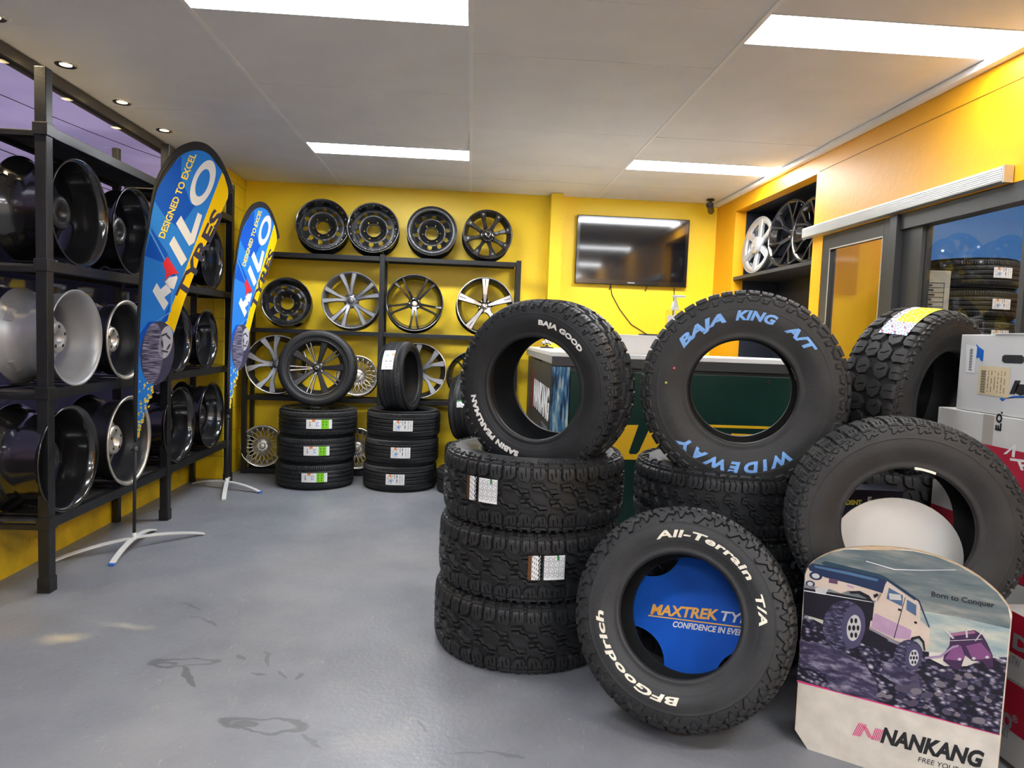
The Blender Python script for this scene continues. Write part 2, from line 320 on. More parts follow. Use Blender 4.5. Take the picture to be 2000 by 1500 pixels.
def tyre_mesh(name, R, w, rb, pattern, pitches, nu, depth=0.011, nt=96, square=1.0, ridges=True, msw=0.94):
    """closed tyre body, axis z; pattern(U, T, su, Tw) gives the height above the groove floor (0..1) and a sidewall relief in metres"""
    h = R-rb; hw = w/2
    half = [(rb-0.002, 0.80*hw), (rb+0.004, 0.88*hw), (rb+0.020, 0.895*hw), (rb+0.16*h+0.006, 0.93*hw), (rb+0.42*h, 1.0*hw), (rb+0.66*h, 0.985*hw), (rb+0.82*h, 0.935*hw), (R-0.030*square, 0.885*hw), (R-0.011*square, 0.82*hw), (R-0.003, 0.70*hw), (R, 0.35*hw), (R, 0.0)]
    c = catmull(half, 12); c = np.vstack([c, (c[::-1][1:])*np.array([1, -1])])
    ds = np.r_[0, np.cumsum(np.hypot(*np.diff(c, axis=0).T))]; L = ds[-1]; mid = L/2
    # tread half width as arc length up to the shoulder corner
    k = np.argmin(np.abs(c[:len(c)//2, 0]-(R-0.013*square))); Tw = mid-ds[k]
    a = np.linspace(0, mid-1.55*Tw if mid > 1.6*Tw else 0.0, 22, endpoint=False) if mid > 1.6*Tw else np.linspace(0, 0.1*mid, 4, endpoint=False)
    tt = np.linspace(-min(1.55*Tw, mid*0.9999), min(1.55*Tw, mid*0.9999), nt)
    S = np.r_[a, tt+mid, (L-a)[::-1]]; S = np.unique(np.round(S, 6))
    pr = np.column_stack([np.interp(S, ds, c[:, 0]), np.interp(S, ds, c[:, 1])])
    tg = np.gradient(pr, axis=0); nm = np.column_stack([-tg[:, 1], tg[:, 0]]); nm /= np.linalg.norm(nm, axis=1)[:, None]
    if nm[len(nm)//2, 0] < 0: nm = -nm
    T = S-mid; su = 2*PI*R/pitches
    U, TT = np.meshgrid((np.arange(nu)+0.5)/nu, T, indexing='ij')
    hgt, relief = pattern(U, TT, su, Tw)
    disp = np.where(np.abs(TT) < 1.02*Tw, (hgt-1)*depth, 0)+relief
    fade = np.clip((np.abs(TT)/Tw-0.96)/0.10, 0, 1); disp = np.where((np.abs(TT) >= 0.96*Tw) & (np.abs(TT) < 1.06*Tw), (hgt-1)*depth*(1-fade)+relief, disp)
    if ridges:
        rr = pr[:, 0]; q = np.zeros_like(rr)
        for rc in (rb+0.10*h, rb+0.145*h, rb+0.26*h, rb+0.60*h+0.004): q += 0.0012*np.exp(-((rr-rc)/0.0016)**2)
        q += 0.0022/(1+np.exp((rr-(rb+0.075*h))/0.0012))
        disp = disp+q[None, :]
    D = np.tile(disp, (pitches, 1)); n = D.shape[0]; th = 2*PI*np.arange(n)/n
    rad = pr[None, :, 0]+D*nm[None, :, 0]; zz = pr[None, :, 1]+D*nm[None, :, 1]
    V = np.stack([rad*np.cos(th)[:, None], rad*np.sin(th)[:, None], zz], -1)
    inner = [(rb-0.002, -0.74*hw), (rb+0.03, -0.80*hw), (rb+0.4*h, -0.88*hw), (R-0.05, -0.78*hw), (R-0.022, -0.5*hw), (R-0.020, 0), (R-0.022, 0.5*hw), (R-0.05, 0.78*hw), (rb+0.4*h, 0.88*hw), (rb+0.03, 0.80*hw), (rb-0.002, 0.74*hw)]
    if pr[0, 1] > 0: pass
    iv = np.array(inner); I = np.stack([iv[None, :, 0]*np.cos(th)[:, None], iv[None, :, 0]*np.sin(th)[:, None], np.broadcast_to(iv[None, :, 1], (n, len(iv)))], -1)
    V = np.concatenate([V, I], 1); mcols = V.shape[1]
    idx = np.arange(n*mcols).reshape(n, mcols); a_, b_ = idx, np.roll(idx, -1, 0)
    c1 = np.roll(idx, -1, 1); d1 = np.roll(b_, -1, 1)
    q = np.stack([a_, b_, d1, c1], -1).reshape(-1, 4)
    me = bpy.data.meshes.new(name); me.vertices.add(n*mcols); me.vertices.foreach_set('co', V.reshape(-1).astype(np.float32))
    me.loops.add(q.size); me.loops.foreach_set('vertex_index', q.ravel().astype(np.int32)); me.polygons.add(len(q))
    me.polygons.foreach_set('loop_start', (np.arange(len(q))*4).astype(np.int32)); me.polygons.foreach_set('loop_total', np.full(len(q), 4, np.int32))
    me.polygons.foreach_set('use_smooth', np.ones(len(q), bool)); me.update(calc_edges=True); me.validate(); me.set_sharp_from_angle(angle=math.radians(38))
    hf = c[:len(c)//2+1]; SIDE[name] = (hf[:, 0].copy(), hf[:, 1].copy(), R, w, rb)
    return me
def blocks(U, T, su, polys, edge=0.0016, soft=0.0004):
    sd = np.full(U.shape, -1.0)
    for p in polys:
        for o in (-1, 0, 1): sd = np.maximum(sd, sd_poly(U+o, T, p, su))
    return np.clip((sd+soft)/edge, 0, 1), sd
def both(pl, Tw, flip=0.5):
    """a half pattern and its point-mirrored twin"""
    A = [[(u, t*Tw) for u, t in p] for p in pl]; return A+[[(flip-u, -t) for u, t in p] for p in A]
def sipes(U, T, su, Tw, segs, flip, hgt, d=0.35, wd=0.0013):
    for a, b in segs:
        for sg, off in ((1, 0), (-1, flip)):
            aa = ((a[0]*sg+(off if sg < 0 else 0)), a[1]*sg*Tw); bb = ((b[0]*sg+(off if sg < 0 else 0)), b[1]*sg*Tw)
            for o in (-2, -1, 0, 1, 2): hgt = np.where(sd_seg(U+o, T, aa, bb, su) < wd, np.minimum(hgt, 1-d), hgt)
    return hgt
def pat_rugged(U, T, su, Tw):
    half = [[(.02, .60), (.10, .50), (.36, .54), (.45, .64), (.46, 1.2), (.05, 1.2)], [(.53, .68), (.62, .58), (.88, .56), (.96, .68), (.95, 1.2), (.55, 1.2)],
            [(.03, .05), (.44, .03), (.56, .20), (.93, .24), (1.00, .46), (.58, .50), (.46, .32), (.10, .28)]]
    hgt, sd = blocks(U, T, su, both(half, Tw, 0.40))
    hgt = sipes(U, T, su, Tw, [((.10, .17), (.34, .14)), ((.34, .14), (.42, .26)), ((.42, .26), (.62, .28)), ((.62, .28), (.70, .38)), ((.70, .38), (.94, .36))], .40, hgt, 0.9, 0.0026)
    hgt = sipes(U, T, su, Tw, [((.18, .7), (.20, .95)), ((.70, .74), (.72, 1.0)), ((.30, .62), (.34, .80)), ((.82, .64), (.84, .82)), ((.24, .10), (.30, .06)), ((.56, .40), (.62, .44))], .40, hgt, 0.6, 0.0014)
    lug = [[(.04, 1.02), (.44, 1.02), (.45, 1.26), (.32, 1.30), (.30, 1.20), (.16, 1.20), (.14, 1.34), (.05, 1.34)], [(.56, 1.02), (.95, 1.02), (.94, 1.22), (.80, 1.22), (.78, 1.40), (.64, 1.40), (.60, 1.24)]]
    lh, _ = blocks(U, T, su, both(lug, Tw, 0.40)); hole, _ = blocks(U, T, su, both([[(.66, 1.27), (.75, 1.27), (.75, 1.36), (.66, 1.36)]], Tw, 0.40))
    ring = 0.0016*np.exp(-((np.abs(T)/Tw-1.22)*Tw/0.0016)**2)
    return hgt, 0.0080*lh*(1-0.9*hole)+ring*(np.abs(T) > Tw)
def pat_ko(U, T, su, Tw):
    half = [[(.00, .66), (.07, .56), (.20, .60), (.30, .54), (.42, .60), (.44, 1.2), (.02, 1.2)], [(.52, .62), (.60, .55), (.74, .60), (.84, .54), (.95, .62), (.94, 1.2), (.54, 1.2)],
            [(.05, .06), (.22, .02), (.30, .16), (.44, .20), (.42, .40), (.34, .48), (.20, .42), (.18, .26), (.06, .22)], [(.54, .04), (.72, .02), (.80, .18), (.96, .22), (.92, .44), (.80, .46), (.70, .40), (.68, .24), (.56, .20)]]
    hgt, sd = blocks(U, T, su, both(half, Tw, 0.25))
    hgt = sipes(U, T, su, Tw, [((.15, .68), (.12, .84)), ((.12, .84), (.16, 1.0)), ((.30, .66), (.27, .84)), ((.27, .84), (.31, 1.0)), ((.66, .68), (.63, .84)), ((.63, .84), (.67, 1.0)), ((.82, .66), (.79, .84)), ((.79, .84), (.83, 1.0)), ((.12, .12), (.28, .22)), ((.24, .30), (.38, .30)), ((.62, .12), (.78, .24)), ((.74, .32), (.88, .32))], .25, hgt, 0.5, 0.0015)
    chev = [[(.00, 1.02), (.46, 1.02), (.50, 1.14), (.64, 1.26), (.58, 1.34), (.44, 1.30), (.36, 1.42), (.28, 1.52), (.14, 1.50), (.18, 1.36), (.08, 1.24), (.02, 1.14)], [(.54, 1.02), (.95, 1.02), (.98, 1.10), (1.04, 1.20), (.98, 1.30), (.90, 1.26), (.84, 1.40), (.76, 1.44), (.72, 1.30), (.66, 1.20), (.56, 1.12)]]
    lh, _ = blocks(U, T, su, both(chev, Tw, 0.25)); cut, _ = blocks(U, T, su, both([[(.18, 1.06), (.26, 1.06), (.38, 1.22), (.34, 1.26)], [(.70, 1.04), (.74, 1.04), (.82, 1.16), (.80, 1.18)]], Tw, 0.25))
    tri, _ = blocks(U, T, su, both([[(.52, 1.44), (.60, 1.44), (.56, 1.52)]], Tw, 0.25))
    return hgt, 0.0095*lh*(1-0.5*cut)+0.004*tri
def pat_at(U, T, su, Tw):
    half = [[(.02, .64), (.10, .58), (.38, .58), (.46, .66), (.44, 1.2), (.05, 1.2)], [(.52, .62), (.60, .56), (.88, .58), (.96, .66), (.94, 1.2), (.56, 1.2)],
            [(.04, .24), (.30, .22), (.34, .32), (.46, .36), (.44, .50), (.20, .50), (.16, .40), (.04, .38)], [(.54, .22), (.80, .24), (.84, .34), (.96, .34), (.92, .50), (.68, .48), (.66, .38), (.54, .36)], [(.10, -.14), (.34, -.10), (.44, .04), (.36, .14), (.14, .12), (.04, .0)]]
    hgt, sd = blocks(U, T, su, both(half, Tw, 0.5))
    hgt = sipes(U, T, su, Tw, [((.12, .30), (.28, .30)), ((.28, .42), (.42, .44)), ((.62, .30), (.76, .30)), ((.74, .42), (.90, .42)), ((.24, .7), (.24, .95)), ((.74, .7), (.74, .95))], .5, hgt, 0.45)
    pit, _ = blocks(U, T, su, both([[(.455, .98), (.545, .98), (.545, 1.08), (.455, 1.08)]], Tw, 0.5))
    out = [[(.02, 1.10), (.62, 1.10), (.72, 1.20), (.98, 1.20), (.90, 1.30), (.60, 1.30), (.52, 1.20), (.36, 1.22), (.30, 1.34), (.12, 1.34), (.14, 1.20)]]
    lh, so = blocks(U, T, su, both(out, Tw, 0.5)); rimline = np.exp(-((so)/0.0022)**2)
    low, _ = blocks(U, T, su, both([[(.04, 1.0), (.44, 1.0), (.42, 1.08), (.06, 1.08)], [(.56, 1.0), (.94, 1.0), (.92, 1.08), (.58, 1.08)]], Tw, 0.5))
    return hgt, 0.0022*lh+0.0034*rimline*(np.abs(T) > 1.08*Tw)+0.005*low
def pat_at2(U, T, su, Tw):
    half = [[(.03, .60), (.44, .62), (.45, .80), (.42, 1.2), (.06, 1.2)], [(.53, .62), (.94, .60), (.95, 1.2), (.56, 1.2)], [(.02, .22), (.40, .20), (.46, .36), (.40, .52), (.08, .50)], [(.54, .20), (.92, .22), (.98, .40), (.90, .52), (.58, .50)], [(.06, -.12), (.42, -.10), (.46, .10), (.10, .12)]]
    hgt, sd = blocks(U, T, su, both(half, Tw, 0.5)); hgt = sipes(U, T, su, Tw, [((.14, .36), (.34, .36)), ((.64, .36), (.86, .36)), ((.2, .7), (.2, .92)), ((.32, .74), (.32, .96)), ((.7, .7), (.7, .92)), ((.82, .74), (.82, .96)), ((.16, .0), (.36, .0))], .5, hgt, 0.5)
    st = [[(.06, 1.0), (.42, 1.0), (.42, 1.10), (.06, 1.10)], [(.58, 1.0), (.92, 1.0), (.92, 1.10), (.58, 1.10)]]
    low, _ = blocks(U, T, su, both(st, Tw, 0.5)); cut, _ = blocks(U, T, su, both([[(.16, 1.02), (.34, 1.02), (.34, 1.06), (.16, 1.06)], [(.66, 1.02), (.84, 1.02), (.84, 1.06), (.66, 1.06)]], Tw, 0.5))
    sw = [[(.04, 1.16), (.30, 1.16), (.30, 1.24), (.48, 1.24), (.48, 1.16), (.58, 1.16), (.60, 1.32), (.40, 1.36), (.34, 1.30), (.20, 1.40), (.10, 1.38), (.12, 1.24), (.04, 1.22)], [(.66, 1.16), (.92, 1.16), (.94, 1.26), (.80, 1.30), (.70, 1.26)]]
    lh, _ = blocks(U, T, su, both(sw, Tw, 0.5)); ring = 0.0018*np.exp(-((np.abs(T)/Tw-1.13)*Tw/0.0014)**2)
    return hgt, 0.0045*low*(1-.6*cut)+0.0055*lh+ring
def pat_mud(U, T, su, Tw):
    half = [[(.02, .62), (.12, .52), (.34, .54), (.44, .66), (.46, .86), (.44, 1.2), (.06, 1.2), (.04, .84)], [(.54, .74), (.62, .66), (.84, .66), (.94, .76), (.92, 1.2), (.58, 1.2)],
            [(.05, .08), (.24, -.02), (.44, .07), (.50, .30), (.37, .48), (.13, .46), (-.01, .28)], [(.58, .16), (.76, .06), (.95, .16), (1.0, .44), (.87, .60), (.63, .58), (.50, .38)]]
    hgt, sd = blocks(U, T, su, both(half, Tw, 0.58))
    hgt = sipes(U, T, su, Tw, [((.24, .12), (.26, .26)), ((.26, .26), (.32, .36)), ((.76, .22), (.78, .36)), ((.78, .36), (.84, .46)), ((.24, .64), (.25, .9)), ((.74, .76), (.75, .98))], .58, hgt, 0.4, 0.002)
    sw = [[(.06, 1.04), (.20, 1.04), (.30, 1.22), (.26, 1.34), (.16, 1.34), (.18, 1.24)], [(.30, 1.04), (.42, 1.04), (.50, 1.26), (.42, 1.28)], [(.58, 1.04), (.72, 1.04), (.82, 1.24), (.74, 1.36), (.66, 1.34), (.70, 1.22)], [(.82, 1.04), (.92, 1.04), (.98, 1.26), (.92, 1.28)]]
    lh, _ = blocks(U, T, su, both(sw, Tw, 0.58)); return hgt, 0.007*lh
def pat_road(ribs, slant=0.25, dense=2):
    def f(U, T, su, Tw):
        hgt = np.ones(U.shape)
        for g in ribs:
            for s in (1, -1): hgt = np.minimum(hgt, np.clip((np.abs(T-s*g*Tw)-0.0040)/0.0016, 0, 1))
        X = U*su
        for s in (1, -1):
            for k in range(-2, dense*2+3):
                ph = (X/su*dense-k/2-(np.abs(T)/Tw*slant)*s*0+np.abs(T)/Tw*slant*2)
                ph = (ph+0.5) % 1-0.5; d = np.abs(ph)*su/dense
                zone = (T*s > 0.62*Tw) & (T*s < 1.05*Tw)
                hgt = np.where(zone, np.minimum(hgt, np.clip((d-0.0014)/0.0012, 0.35, 1)), hgt)
                zone2 = (T*s > 0.24*Tw) & (T*s < 0.56*Tw)
                d2 = np.abs(((X/su+np.abs(T)/Tw*slant*3+0.25) % 1)-0.5)*su
                hgt = np.where(zone2, np.minimum(hgt, np.clip((d2-0.0012)/0.0012, 0.45, 1)), hgt)
        return hgt, np.zeros(U.shape)
    return f
T_RUG = tyre_mesh('rugged', 0.398, 0.288, 0.232, pat_rugged, 21, 92, 0.016, 190)
T_KO = tyre_mesh('all_terrain_chevron', 0.377, 0.262, 0.208, pat_ko, 17, 104, 0.014, 170)
T_AT = tyre_mesh('wide_all_terrain', 0.402, 0.300, 0.208, pat_at, 24, 72, 0.013, 160)
T_AT2 = tyre_mesh('ribbed_all_terrain', 0.398, 0.270, 0.222, pat_at2, 26, 66, 0.012, 160)
T_MUD = tyre_mesh('mud', 0.402, 0.300, 0.216, pat_mud, 15, 100, 0.018, 160)
T_RD1 = tyre_mesh('road_a', 0.330, 0.225, 0.243, pat_road((.18, .55), .2, 2), 30, 18, 0.007, 60, 0.8, ridges=False)
T_RD2 = tyre_mesh('road_b', 0.318, 0.232, 0.232, pat_road((.10, .48), .5, 3), 34, 18, 0.007, 60, 0.8, ridges=False)
for tm, mm in ((T_RUG, M_RUB), (T_KO, M_RUB), (T_AT, M_RUB2), (T_AT2, M_RUB2), (T_MUD, M_RUB2), (T_RD1, M_RUBL), (T_RD2, M_RUBL)): tm.materials.append(mm)

def tyre(mesh, label, mtx, group=None, name='tyre'):
    o = link(name, mesh); o.matrix_world = mtx; return tag(o, label, 'tyre', group)
def arc_text(name, s, mesh, a0, a1, r0, r1, material, parent, bold=0.015, shear=0.0, lift=0.0016, spacing=1.05):
    """raised sidewall lettering running clockwise from angle a0 to a1, feet at radius r0, caps reaching r1"""
    rr, zz, R, w, rb = SIDE[mesh.name.split('.')[0]]; o_ = np.argsort(rr[:-1]); rs, zs = rr[:-1][o_], zz[:-1][o_]
    me = text_mesh(s, bold, shear, 0.01, spacing); bm = bmesh.new(); bm.from_mesh(me)
    bmesh.ops.subdivide_edges(bm, edges=[e for e in bm.edges if e.calc_length() > 0.25], cuts=2); bm.to_mesh(me); bm.free()
    co = np.empty(len(me.vertices)*3); me.vertices.foreach_get('co', co); co = co.reshape(-1, 3); x0, x1 = co[:, 0].min(), co[:, 0].max()
    a = np.radians(a0+(a1-a0)*(co[:, 0]-x0)/(x1-x0)); r = r0+(r1-r0)*co[:, 1]/0.69
    z = np.interp(r, rs, zs)+np.where(co[:, 2] > 0, lift, -0.002)
    me.vertices.foreach_set('co', np.column_stack([r*np.cos(a), r*np.sin(a), z]).ravel()); me.update()
    return link(name, me, material, parent)
def patch(name, mesh, a0, a1, z0, z1, fn, mats, parent, nx=40, ny=16, lift=0.003):
    """paper label stuck round the tread: a0..a1 degrees, z0..z1 across; fn(i, j) picks the ink of each cell"""
    rr, zz, R, w, rb = SIDE[mesh.name.split('.')[0]]; vs = []; fs = []; mi = []
    for j in range(ny+1):
        z = z0+(z1-z0)*j/ny; r = np.interp(abs(z), zz[::-1], rr[::-1])+lift
        for i in range(nx+1):
            a = math.radians(a0+(a1-a0)*i/nx); vs.append((r*math.cos(a), r*math.sin(a), z))
    for j in range(ny):
        for i in range(nx):
            p = j*(nx+1)+i; fs.append((p, p+1, p+nx+2, p+nx+1)); mi.append(fn(i/nx, j/ny, i, j))
    me = bpy.data.meshes.new(name); me.from_pydata(vs, [], fs); me.update(); me.polygons.foreach_set('material_index', mi)
    o = link(name, me, mats, parent); sm = o.modifiers.new('thick', 'SOLIDIFY'); sm.thickness = 0.0006; sm.offset = 1; return o
M_BRT = mat('bright_silver_wheel', (0.6, 0.6, 0.6), .25, metal=.6)
M_SATIN = mat('satin_grey_alloy', (.22, .22, .23), .34, metal=.75)
M_PAPER = mat('label_paper', (0.74, 0.75, 0.76), 0.55); M_LIME = mat('label_lime', srgb(120, 200, 20), 0.5); M_ORG = mat('label_orange', srgb(225, 130, 60), 0.5)
M_LBLUE = mat('label_blue', srgb(90, 140, 205), 0.5); M_PGREY = mat('label_grey_print', srgb(120, 122, 126), 0.55); M_COP = mat('label_copper', srgb(120, 74, 34), 0.4, metal=0.5)
M_LGREEN = mat('label_green', srgb(30, 120, 60), 0.5); M_LYEL = mat('label_yellow', srgb(228, 222, 10), 0.45)
LBL = [M_PAPER, M_INK, M_LIME, M_ORG, M_LBLUE, M_PGREY, M_COP, M_LGREEN, M_LYEL, M_RED]
def ink_lime(u, v, i, j):
    h = (i*7+j*13+i*j) % 5
    if u > 0.86: return 1 if (0.9 < u < 0.95 and 0.2 < v < 0.85 and h < 2) else 0
    if u > 0.56: return 1 if ((0.6 < u < 0.66 or 0.74 < u < 0.8) and 0.1 < v < 0.9 and h < 2) else 2
    if 0.2 < u < 0.34 and v > 0.74: return 3
    if 0.36 < u < 0.46 and 0.15 < v < 0.7 and h < 3: return 4
    if (0.10 < u < 0.16 or 0.28 < u < 0.32) and 0.15 < v < 0.75 and h < 3: return 1 if h < 2 else 5
    return 0
def ink_white(u, v, i, j):
    h = (i*5+j*11+i*j*3) % 7
    if 0.18 < u < 0.30 and v > 0.70: return 3
    if 0.16 < u < 0.34 and 0.12 < v < 0.45: return 4 if h < 5 else 0
    if 0.05 < u < 0.42 and h == 0 and 0.1 < v < 0.9: return 1
    if (0.46 < u < 0.50) and v > 0.5: return 1
    if (0.56 < u < 0.62 or 0.70 < u < 0.76 or 0.86 < u < 0.90) and 0.1 < v < 0.92: return 1 if h < 3 else (5 if h < 5 else 0)
    return 0
def ink_list(u, v, i, j):
    if 0.62 < u < 0.72 and v > 0.76: return 7
    if u < 0.05: return 1
    return 5 if (i % 2 == 0 and 0.06 < v < 0.92 and (i*j+j*3) % 5 < 3) else 0
def ink_strip(u, v, i, j):
    if u < 0.3: return 6 if (i+j) % 3 else 1
    if u > 0.80: return 1 if (i+j*2) % 3 else 0
    return 1 if (i % 3 == 1 and (j*3+i) % 4 < 2) else 0
def place_label(o, mesh, toward, z0, z1, span, fn, off=0.0, nx=40, ny=16, name='label'):
    """stick a label on the tread where the tyre looks towards a point (angle measured round its axis)"""
    v = o.matrix_world.inverted() @ Vector(toward); a = math.degrees(math.atan2(v.y, v.x))+off
    return patch(name, mesh, a-span/2, a+span/2, z0, z1, fn, LBL, o, nx, ny)

# ------------------------------------------------------------------ wheels
def in_poly(x, y, P):
    c = False; j = len(P)-1
    for i in range(len(P)):
        if (P[i][1] > y) != (P[j][1] > y) and x < (P[j][0]-P[i][0])*(y-P[i][1])/(P[j][1]-P[i][1])+P[i][0]: c = not c
        j = i
    return c
def disc_holes(outer, holes, zf, th, step):
    """plate bounded by an outer contour and holes, dished by zf(r)"""
    loops = [outer]+holes; pts = []; edges = []
    for lp in loops:
        s = len(pts); pts += [Vector(p) for p in lp]; edges += [(s+i, s+(i+1) % len(lp)) for i in range(len(lp))]
    Rm = max(math.hypot(*p) for p in outer); k = int(Rm/step)+1
    for i in range(-k, k+1):
        for j in range(-k, k+1):
            x, y = (i+0.5*(j % 2))*step, j*step*0.87
            if math.hypot(x, y) < Rm-step*0.5 and not any(in_poly(x, y, h) for h in holes): pts.append(Vector((x, y)))
    v, e, f, _, _, _ = delaunay_2d_cdt(pts, edges, [], 0, 1e-5)
    keep = []
    for t in f:
        cx = sum(v[i].x for i in t)/3; cy = sum(v[i].y for i in t)/3
        if in_poly(cx, cy, outer) and not any(in_poly(cx, cy, h) for h in holes): keep.append(t)
    bm = bmesh.new(); vs = [bm.verts.new((p.x, p.y, zf(math.hypot(p.x, p.y)))) for p in v]
    for t in keep:
        try: bm.faces.new([vs[i] for i in t]).smooth = True
        except ValueError: pass
    for x in [q for q in bm.verts if not q.link_faces]: bm.verts.remove(x)
    bmesh.ops.recalc_face_normals(bm, faces=bm.faces)
    if sum(fc.normal.z for fc in bm.faces) < 0: bmesh.ops.reverse_faces(bm, faces=bm.faces)
    top = list(bm.faces); r = bmesh.ops.extrude_face_region(bm, geom=top)
    bmesh.ops.translate(bm, verts=[g for g in r['geom'] if isinstance(g, bmesh.types.BMVert)], vec=(0, 0, -th))
    bmesh.ops.recalc_face_normals(bm, faces=bm.faces)
    me = bpy.data.meshes.new('plate'); bm.to_mesh(me); bm.free(); return me
def circ(r, n=48, cx=0, cy=0): return [(cx+r*math.cos(2*PI*k/n), cy+r*math.sin(2*PI*k/n)) for k in range(n)]
def rot(P, a): c, s = math.cos(a), math.sin(a); return [(x*c-y*s, x*s+y*c) for x, y in P]
def rim(R, W, parent, material, lip=None, n=72):
    """rolled barrel with flanges, bead humps and drop centre; outboard face at +z"""
    h = W/2; t = 0.006
    o = [(R, h), (R, h-.008), (R-.012, h-.014), (R-.018, h-.03), (R-.030, h-.05), (R-.042, h-.075), (R-.042, h-.13), (R-.026, h-.155), (R-.026, -h+.035), (R-.018, -h+.022), (R-.012, -h+.012), (R, -h+.007), (R, -h)]
    i = [(R-.006, -h), (R-.020, -h+.012), (R-.026, -h+.03), (R-.033, -h+.05), (R-.034, h-.16), (R-.050, h-.135), (R-.050, h-.075), (R-.037, h-.05), (R-.026, h-.028), (R-.020, h-.012), (R-.006, h)]
    if W < .2: o = [(r, z) for r, z in o if not (h-.16 < z < h-.1)]; i = [(r, z) for r, z in i if not (h-.17 < z < h-.12)]
    ob = MB().lathe(o+i, n, closed=True).build('rim', material, parent)
    if lip: MB().lathe([(R+.0015, h+.001), (R+.0015, h-.009), (R-.004, h-.011), (R-.011, h-.010), (R-.006, h+.002)], n, closed=True).build('rim_lip', lip, parent)
    return ob
def spoke(name, parent, material, st, d=0.03, bev=0.15):
    """bar through stations (radius, angle, half width, height); square section with softened shoulders"""
    bm = bmesh.new(); rings = []
    for k, (r, a, w, z) in enumerate(st):
        r2, a2 = st[min(k+1, len(st)-1)][:2]; r1, a1 = st[max(k-1, 0)][:2]
        p = Vector((r*math.cos(a), r*math.sin(a), z)); dr = Vector((r2*math.cos(a2)-r1*math.cos(a1), r2*math.sin(a2)-r1*math.sin(a1), 0)).normalized(); s = Vector((-dr.y, dr.x, 0))
        c = w*bev*2
        rings.append([bm.verts.new(q) for q in (p-s*w-Vector((0, 0, d)), p-s*w-Vector((0, 0, c)), p-s*(w-c*0.8), p+s*(w-c*0.8), p+s*w-Vector((0, 0, c)), p+s*w-Vector((0, 0, d)))])
    for a, b in zip(rings, rings[1:]):
        for k in range(6): bm.faces.new((a[k], a[(k+1) % 6], b[(k+1) % 6], b[k]))
    bm.faces.new(rings[0]); bm.faces.new(rings[-1][::-1]); bmesh.ops.recalc_face_normals(bm, faces=bm.faces)
    me = bpy.data.meshes.new(name); bm.to_mesh(me); bm.free(); return link(name, me, material, parent)
def nuts(parent, n, r, z, material, rad=0.009, ang=0.3):
    for k in range(n):
        a = ang+2*PI*k/n; o = MB().tube([(r*math.cos(a), r*math.sin(a), z-.004), (r*math.cos(a), r*math.sin(a), z+.006)], rad, 8).build('lug_hole', material, parent)
def cap(parent, r, z, material, h=0.012, name='centre_cap'):
    return MB().lathe([(0, z+h), (r*.6, z+h*.95), (r*.9, z+h*.6), (r, z), (r, z-.02), (0, z-.02)], 32).build(name, material, parent)
